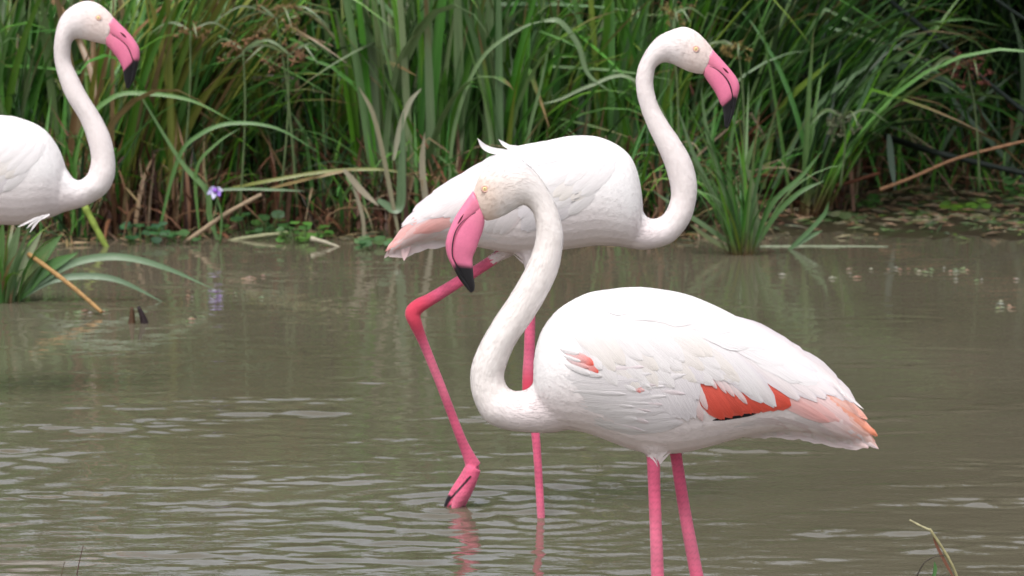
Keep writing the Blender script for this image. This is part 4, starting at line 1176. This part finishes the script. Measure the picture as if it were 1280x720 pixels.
# ------------------------------------------------------------------ flower heads
def sedge_head(name, label, px, py, Y, rad, color, foot, nray=14, seed=1, cat='sedge', drop=0.3):
    r = random.Random(seed)
    c = at(px, py, Y)
    root = empty(name, at(foot[0], foot[1], Y)); tag(root, label, cat, 'sedges in flower')
    path_stem('stem', PL([foot, ((foot[0]*0.4+px*0.6)+4, foot[1]*0.4+py*0.6), (px, py)], Y), 1.6*Y/F, 1.2*Y/F, (0.09, 0.13, 0.05), root)
    m = Mesh(); R_ = rad*Y/F
    for i in range(nray):
        a = r.uniform(0, 2*math.pi); el = r.uniform(-0.5, 1.2)
        d = np.array([math.cos(a)*math.cos(el), math.sin(a)*math.cos(el), math.sin(el)])
        L_ = R_*r.uniform(0.45, 1.05)
        pts = [c, c+d*L_*0.55+np.array([0, 0, 0.06*R_]), c+d*L_-np.array([0, 0, drop*L_])]
        V, Fc = tube(catmull(pts, 3), np.full(7, 0.0011), 4); m.add(V, Fc, jit(color, 0.2))
        tip = pts[-1]
        for k in range(9):
            dd = np.array([r.gauss(0, 1), r.gauss(0, 1), r.gauss(0, 0.8)]); dd /= np.linalg.norm(dd)
            q = tip+dd*R_*r.uniform(0.08, 0.30)
            V, Fc = tube([tip, (tip+q)/2, q], [0.001, 0.0034, 0.0008], 5); m.add(V, Fc, jit(color, 0.3))
    m.build('flower_head', M_stalk, root)
    for k in range(4):
        a = r.uniform(0, 2*math.pi)
        path_leaf(root, [c, c+np.array([math.cos(a)*R_*1.2, math.sin(a)*R_*0.8, R_*0.4]), c+np.array([math.cos(a)*R_*2.4, math.sin(a)*R_*1.4, -R_*0.3])], 0.0045, jit((0.10, 0.15, 0.05)), 'bract')
sedge_head('flowering_sedge', 'rusty red round sedge flower head against the dark hollow', 1210, 86, 16.9, 33, (0.16, 0.05, 0.035), (1225, 240), 22, 2)
sedge_head('flowering_sedge', 'drooping grey green seed head above the orange dry stalk', 1054, 148, 16.7, 26, (0.13, 0.14, 0.08), (1050, 235), 14, 3, 'sedge', 0.8)
sedge_head('flowering_sedge', 'golden brown sedge head touching the bill of the walking flamingo', 923, 62, 16.25, 25, (0.22, 0.16, 0.05), (930, 250), 14, 4)
sedge_head('flowering_sedge', 'golden sedge head above the crown of the walking flamingo', 838, 20, 16.25, 24, (0.20, 0.16, 0.05), (850, 250), 14, 5)
sedge_head('flowering_sedge', 'brown sedge head with thin spread rays above the bent sedge', 304, 62, 16.25, 30, (0.25, 0.14, 0.07), (300, 270), 9, 6)
sedge_head('flowering_sedge', 'reddish brown sedge head among tangled thin reeds', 360, 68, 16.3, 32, (0.24, 0.13, 0.07), (350, 260), 12, 7)
sedge_head('flowering_sedge', 'tan sedge head at the top edge of the tangled thin reeds', 345, 22, 16.3, 36, (0.22, 0.14, 0.06), (372, 260), 14, 8)
sedge_head('flowering_sedge', 'small brown sedge head beside the yellowish leaning reeds', 238, 38, 16.25, 24, (0.24, 0.14, 0.06), (225, 260), 10, 9)

# purple flower over the bay
def purple_flower():
    Y = 16.05; c = at(269, 238, Y); s = Y/F
    root = empty('purple_flower', at(272, 300, Y)); tag(root, 'pale lilac flower with a violet heart hanging over the water', 'flower')
    path_stem('stem', PL([(275, 304), (277, 270), (269, 240)], Y), 1.5*s, 1.2*s, (0.08, 0.16, 0.05), root)
    for k in range(6):
        a = k*math.pi/3+0.3
        d = np.array([math.cos(a), -0.25, math.sin(a)*0.75])
        cc = (0.50, 0.47, 0.72) if k % 2 else (0.56, 0.54, 0.72)
        if k == 5: cc = (0.30, 0.16, 0.62)
        pts = [c, c+d*5.5*s, c+d*random.uniform(8, 12)*s+np.array([0, -0.004, -2*s])]
        P = catmull(pts, 4); V = []; n = len(P)
        side = np.cross(d, [0, 1, 0]); side /= np.linalg.norm(side)
        for i, q in enumerate(P):
            w = 3.6*s*math.sin(math.pi*(0.12+0.82*i/(n-1)))
            for u in (-1, 0, 1): V.append(q+side*u*w+np.array([0, -0.0015 if u == 0 else 0, 0]))
        Fq = [(i*3+j, i*3+j+1, i*3+j+4, i*3+j+3) for i in range(n-1) for j in range(2)]
        obj_from_mesh('petal', mesh_np('petal', V, Fq, M_horn, True, np.tile(cc, (len(V), 1))), root)
    sphere_obj('flower_heart', c+np.array([0, -0.008, 0]), 3.2*s, (0.28, 0.10, 0.55), root)
purple_flower()

# ------------------------------------------------------------------ broad-leaved plants and floating leaves
def round_leaf(name, centre, rx, ry, tilt, az, color, parent, notch=0.0):
    n = 12; V = [np.zeros(3)]; r = random
    for i in range(n):
        a = 2*math.pi*i/n
        k = 1+r.uniform(-0.10, 0.10)
        if notch and i == 0: k = 0.45
        V.append(np.array([math.cos(a)*rx*k, math.sin(a)*ry*k, 0.12*rx*(math.cos(a)**2)+r.uniform(-.05, .05)*rx]))
    V = np.array(V)
    ct, st_ = math.cos(tilt), math.sin(tilt)
    V = np.stack([V[:, 0], V[:, 1]*ct-V[:, 2]*st_, V[:, 1]*st_+V[:, 2]*ct], 1)
    ca, sa = math.cos(az), math.sin(az)
    V = np.stack([V[:, 0]*ca-V[:, 1]*sa, V[:, 0]*sa+V[:, 1]*ca, V[:, 2]], 1)+np.asarray(centre)
    Fc = [(0, 1+i, 1+(i+1) % n) for i in range(n)]
    me = mesh_np(name, V, Fc, M_stuffleaf, True, np.tile(color, (len(V), 1)))
    return obj_from_mesh(name, me, parent)

def herb(label, px, py, spread_px, n, h_px, palette, seed, size=(8, 15)):
    st = random.getstate(); random.seed(seed)
    p = on_water(px, py); s = p[1]/F
    e = empty('water_plant', (p[0], p[1], 0)); tag(e, label, 'water plant', 'broad-leaved plants at the waterline')
    for i in range(n):
        c = at(px+random.uniform(-1, 1)*spread_px, py-random.random()*h_px-2, p[1]+random.uniform(-0.08, 0.25))
        c[2] = max(c[2], 0.012)
        rx = random.uniform(*size)*s*0.5
        lf = round_leaf('leaf', c, rx*1.25, rx*0.85, random.uniform(-0.2, 0.9), random.uniform(-0.7, 0.7), jit(random.choice(palette), 0.25), e)
        foot = (c[0]*0.6+p[0]*0.4, c[1]*0.7+p[1]*0.3, -0.02)
        path_stem('leaf_stalk', [foot, ((foot[0]+c[0])/2, (foot[1]+c[1])/2, c[2]*0.6), c], 0.0022, 0.0015, (0.07, 0.12, 0.03), lf)
    random.setstate(st)
FRESH = [(0.10, 0.22, 0.03), (0.07, 0.18, 0.03), (0.05, 0.14, 0.03)]
herb('bright green leafy plant at the waterline of the little bay', 378, 304, 34, 34, 24, FRESH, 1)
herb('dark leafy plant at the foot of the yellowish reeds', 180, 306, 26, 26, 26, [(0.03, 0.09, 0.04), (0.04, 0.12, 0.04)], 2)
herb('low leafy plant under the bent sedge', 225, 304, 20, 18, 14, [(0.04, 0.12, 0.04), (0.06, 0.15, 0.04)], 3)
herb('low leafy plant at the foot of the withered reed', 470, 312, 36, 24, 12, [(0.05, 0.12, 0.04), (0.08, 0.15, 0.05)], 4)
herb('creeping leafy plant left of the purple flower stem', 320, 296, 40, 30, 30, [(0.035, 0.10, 0.03), (0.06, 0.15, 0.03)], 5)
herb('yellow green leaves spread on the marshy mat', 1210, 268, 30, 26, 16, [(0.12, 0.22, 0.02), (0.08, 0.17, 0.02)], 6)
herb('small green plant on the marshy mat below the dry stalk', 1080, 264, 16, 14, 18, FRESH, 7)
herb('leafy plant at the right end of the marshy mat', 1272, 250, 14, 14, 26, FRESH, 8)
herb('small dull leaves on the mat behind the young shoot', 1045, 278, 34, 22, 10, [(0.06, 0.10, 0.03), (0.09, 0.12, 0.04)], 9)

# litter floating over the marshy mat and along the shore: too many small bits to count
def litter():
    r = random.Random(31); V = []; Fc = []; C = []; n = 0
    def bit(x, y, z, L_, w, a, c, tl=0.0):
        nonlocal n
        d = np.array([math.cos(a), math.sin(a), math.sin(tl)]); s_ = np.array([-math.sin(a), math.cos(a), 0])
        c0 = np.array([x, y, z])
        pts = [c0-d*L_/2, c0+s_*w*0.5+np.array([0, 0, 0.002]), c0+d*L_/2, c0-s_*w*0.5+np.array([0, 0, -0.001]), c0+np.array([0, 0, 0.006+w*0.1])]
        V.extend(pts); Fc.extend([(n, n+3, n+4), (n+3, n+2, n+4), (n+2, n+1, n+4), (n+1, n, n+4)]); C.extend([c]*5); n += 5
    pal = [(0.12, 0.10, 0.05), (0.16, 0.09, 0.05), (0.06, 0.10, 0.03), (0.20, 0.17, 0.10), (0.05, 0.08, 0.03), (0.09, 0.14, 0.03), (0.22, 0.14, 0.08)]
    for i in range(2600):                       # marshy mat
        x = r.uniform(0.85, 3.2); y = r.uniform(16.1, 18.9)
        if r.random() > min(1, max(0.05, (y-float(shore(x)))*1.6)): continue
        bit(x, y, max(0.008, gz(x, y)+0.008), r.uniform(0.02, 0.11), r.uniform(0.008, 0.025), r.gauss(0, 0.8), jit(r.choice(pal), 0.3), r.gauss(0, 0.12))
    for i in range(1500):                       # foot of the reeds
        x = r.uniform(-3, 0.9); y = float(shore(x))+r.uniform(-0.08, 0.9)
        bit(x, y, max(0.008, gz(x, y)+0.01), r.uniform(0.03, 0.16), r.uniform(0.008, 0.02), r.uniform(0, 6.28), jit(r.choice(pal+DRY[:2]), 0.3), r.gauss(0, 0.35))
    for (px, py, k, sp) in ((1160, 340, 16, 22), (1255, 383, 9, 8), (108, 391, 7, 14), (285, 372, 5, 30), (1130, 337, 6, 40), (1010, 345, 5, 60), (240, 400, 4, 14), (300, 350, 5, 20), (1240, 350, 6, 40)):   # specks on the open water
        for i in range(k):
            p = on_water(px+r.gauss(0, sp), py+r.gauss(0, 2.2))
            bit(p[0], p[1], 0.004, r.uniform(0.012, 0.045), r.uniform(0.006, 0.014), r.gauss(0, 0.5), jit(r.choice([(0.24, 0.23, 0.17), (0.24, 0.15, 0.10), (0.14, 0.18, 0.08)]), 0.2))
    o = obj_from_mesh('plant_litter', mesh_np('plant_litter', V, Fc, M_stuffleaf, False, np.array(C)))
    tag(o, 'brown and green plant litter strewn over mat and shore', 'litter', kind='stuff')
litter()

# ------------------------------------------------------------------ unseen shrub added to shade the right end of the bank
def add_shade_bush():
    base = np.array([2.9, 20.2, gz(2.9, 20.2)-0.05])
    root = empty('shade_bush', base); tag(root, 'unseen dark shrub leaning over the reeds and the marshy mat, added for shade', 'shade_bush')
    r = np.random.default_rng(77)
    m = Mesh(); tips = []
    for k in range(9):
        d = np.array([r.normal(-0.35, 0.5), r.normal(-0.6, 0.4), 1.0])
        p1 = base+d*np.array([0.9, 0.9, 1.3]); p2 = p1+np.array([r.normal(-0.4, 0.6), r.normal(-1.7, 0.7), r.uniform(0.4, 0.9)])
        V, Fc = tube(catmull([base, p1, p2], 5), np.linspace(0.05, 0.012, 11), 7); m.add(V, Fc, (0.06, 0.045, 0.03)); tips += [p1, (p1+p2)/2, p2]
    m.build('trunk', M_stalk, root)
    n = 11000; tips = np.array(tips)
    c = tips[r.integers(0, len(tips), n)] + r.normal(0, 1, (n, 3))*np.array([0.55, 0.6, 0.26])
    c[:, 2] = np.clip(c[:, 2], 1.45, 2.1) + r.normal(0, 0.05, n)
    d = r.normal(0, 1, (n, 3)); d /= np.linalg.norm(d, axis=1)[:, None]
    e2 = np.cross(d, r.normal(0, 1, (n, 3))); e2 /= np.linalg.norm(e2, axis=1)[:, None]
    Ln = r.uniform(0.05, 0.10, n)[:, None]
    V = np.stack([c-d*Ln, c+e2*Ln*0.4, c+d*Ln, c-e2*Ln*0.4], 1).reshape(-1, 3)
    Fq = np.arange(n*4).reshape(-1, 4)
    cc = np.array((0.035, 0.075, 0.022))*r.uniform(0.7, 1.4, (n, 1))
    o = obj_from_mesh('crown', mesh_np('crown', V, Fq, M_stuffleaf, False, np.repeat(cc, 4, 0)), root)
    o['kind'] = 'stuff'
add_shade_bush()

# dried mud flecks caught in the walking bird's flank plumage
fleck = empty('stained_plumage', Vector(MID.on_flank(722, 243, 0))-mi.location, mi)
for (x, y, x2, y2, w) in ((727, 240, 718, 243, 1.4), (729, 246, 717, 249, 1.6), (722, 250, 713, 253, 1.2)):
    MID.feather(fleck, (x, y), (x2, y2), w*1.4, np.array((0.55, 0.52, 0.51)), np.array((0.46, 0.44, 0.44)), 12, -1, lift=0.5, abs_px=True)
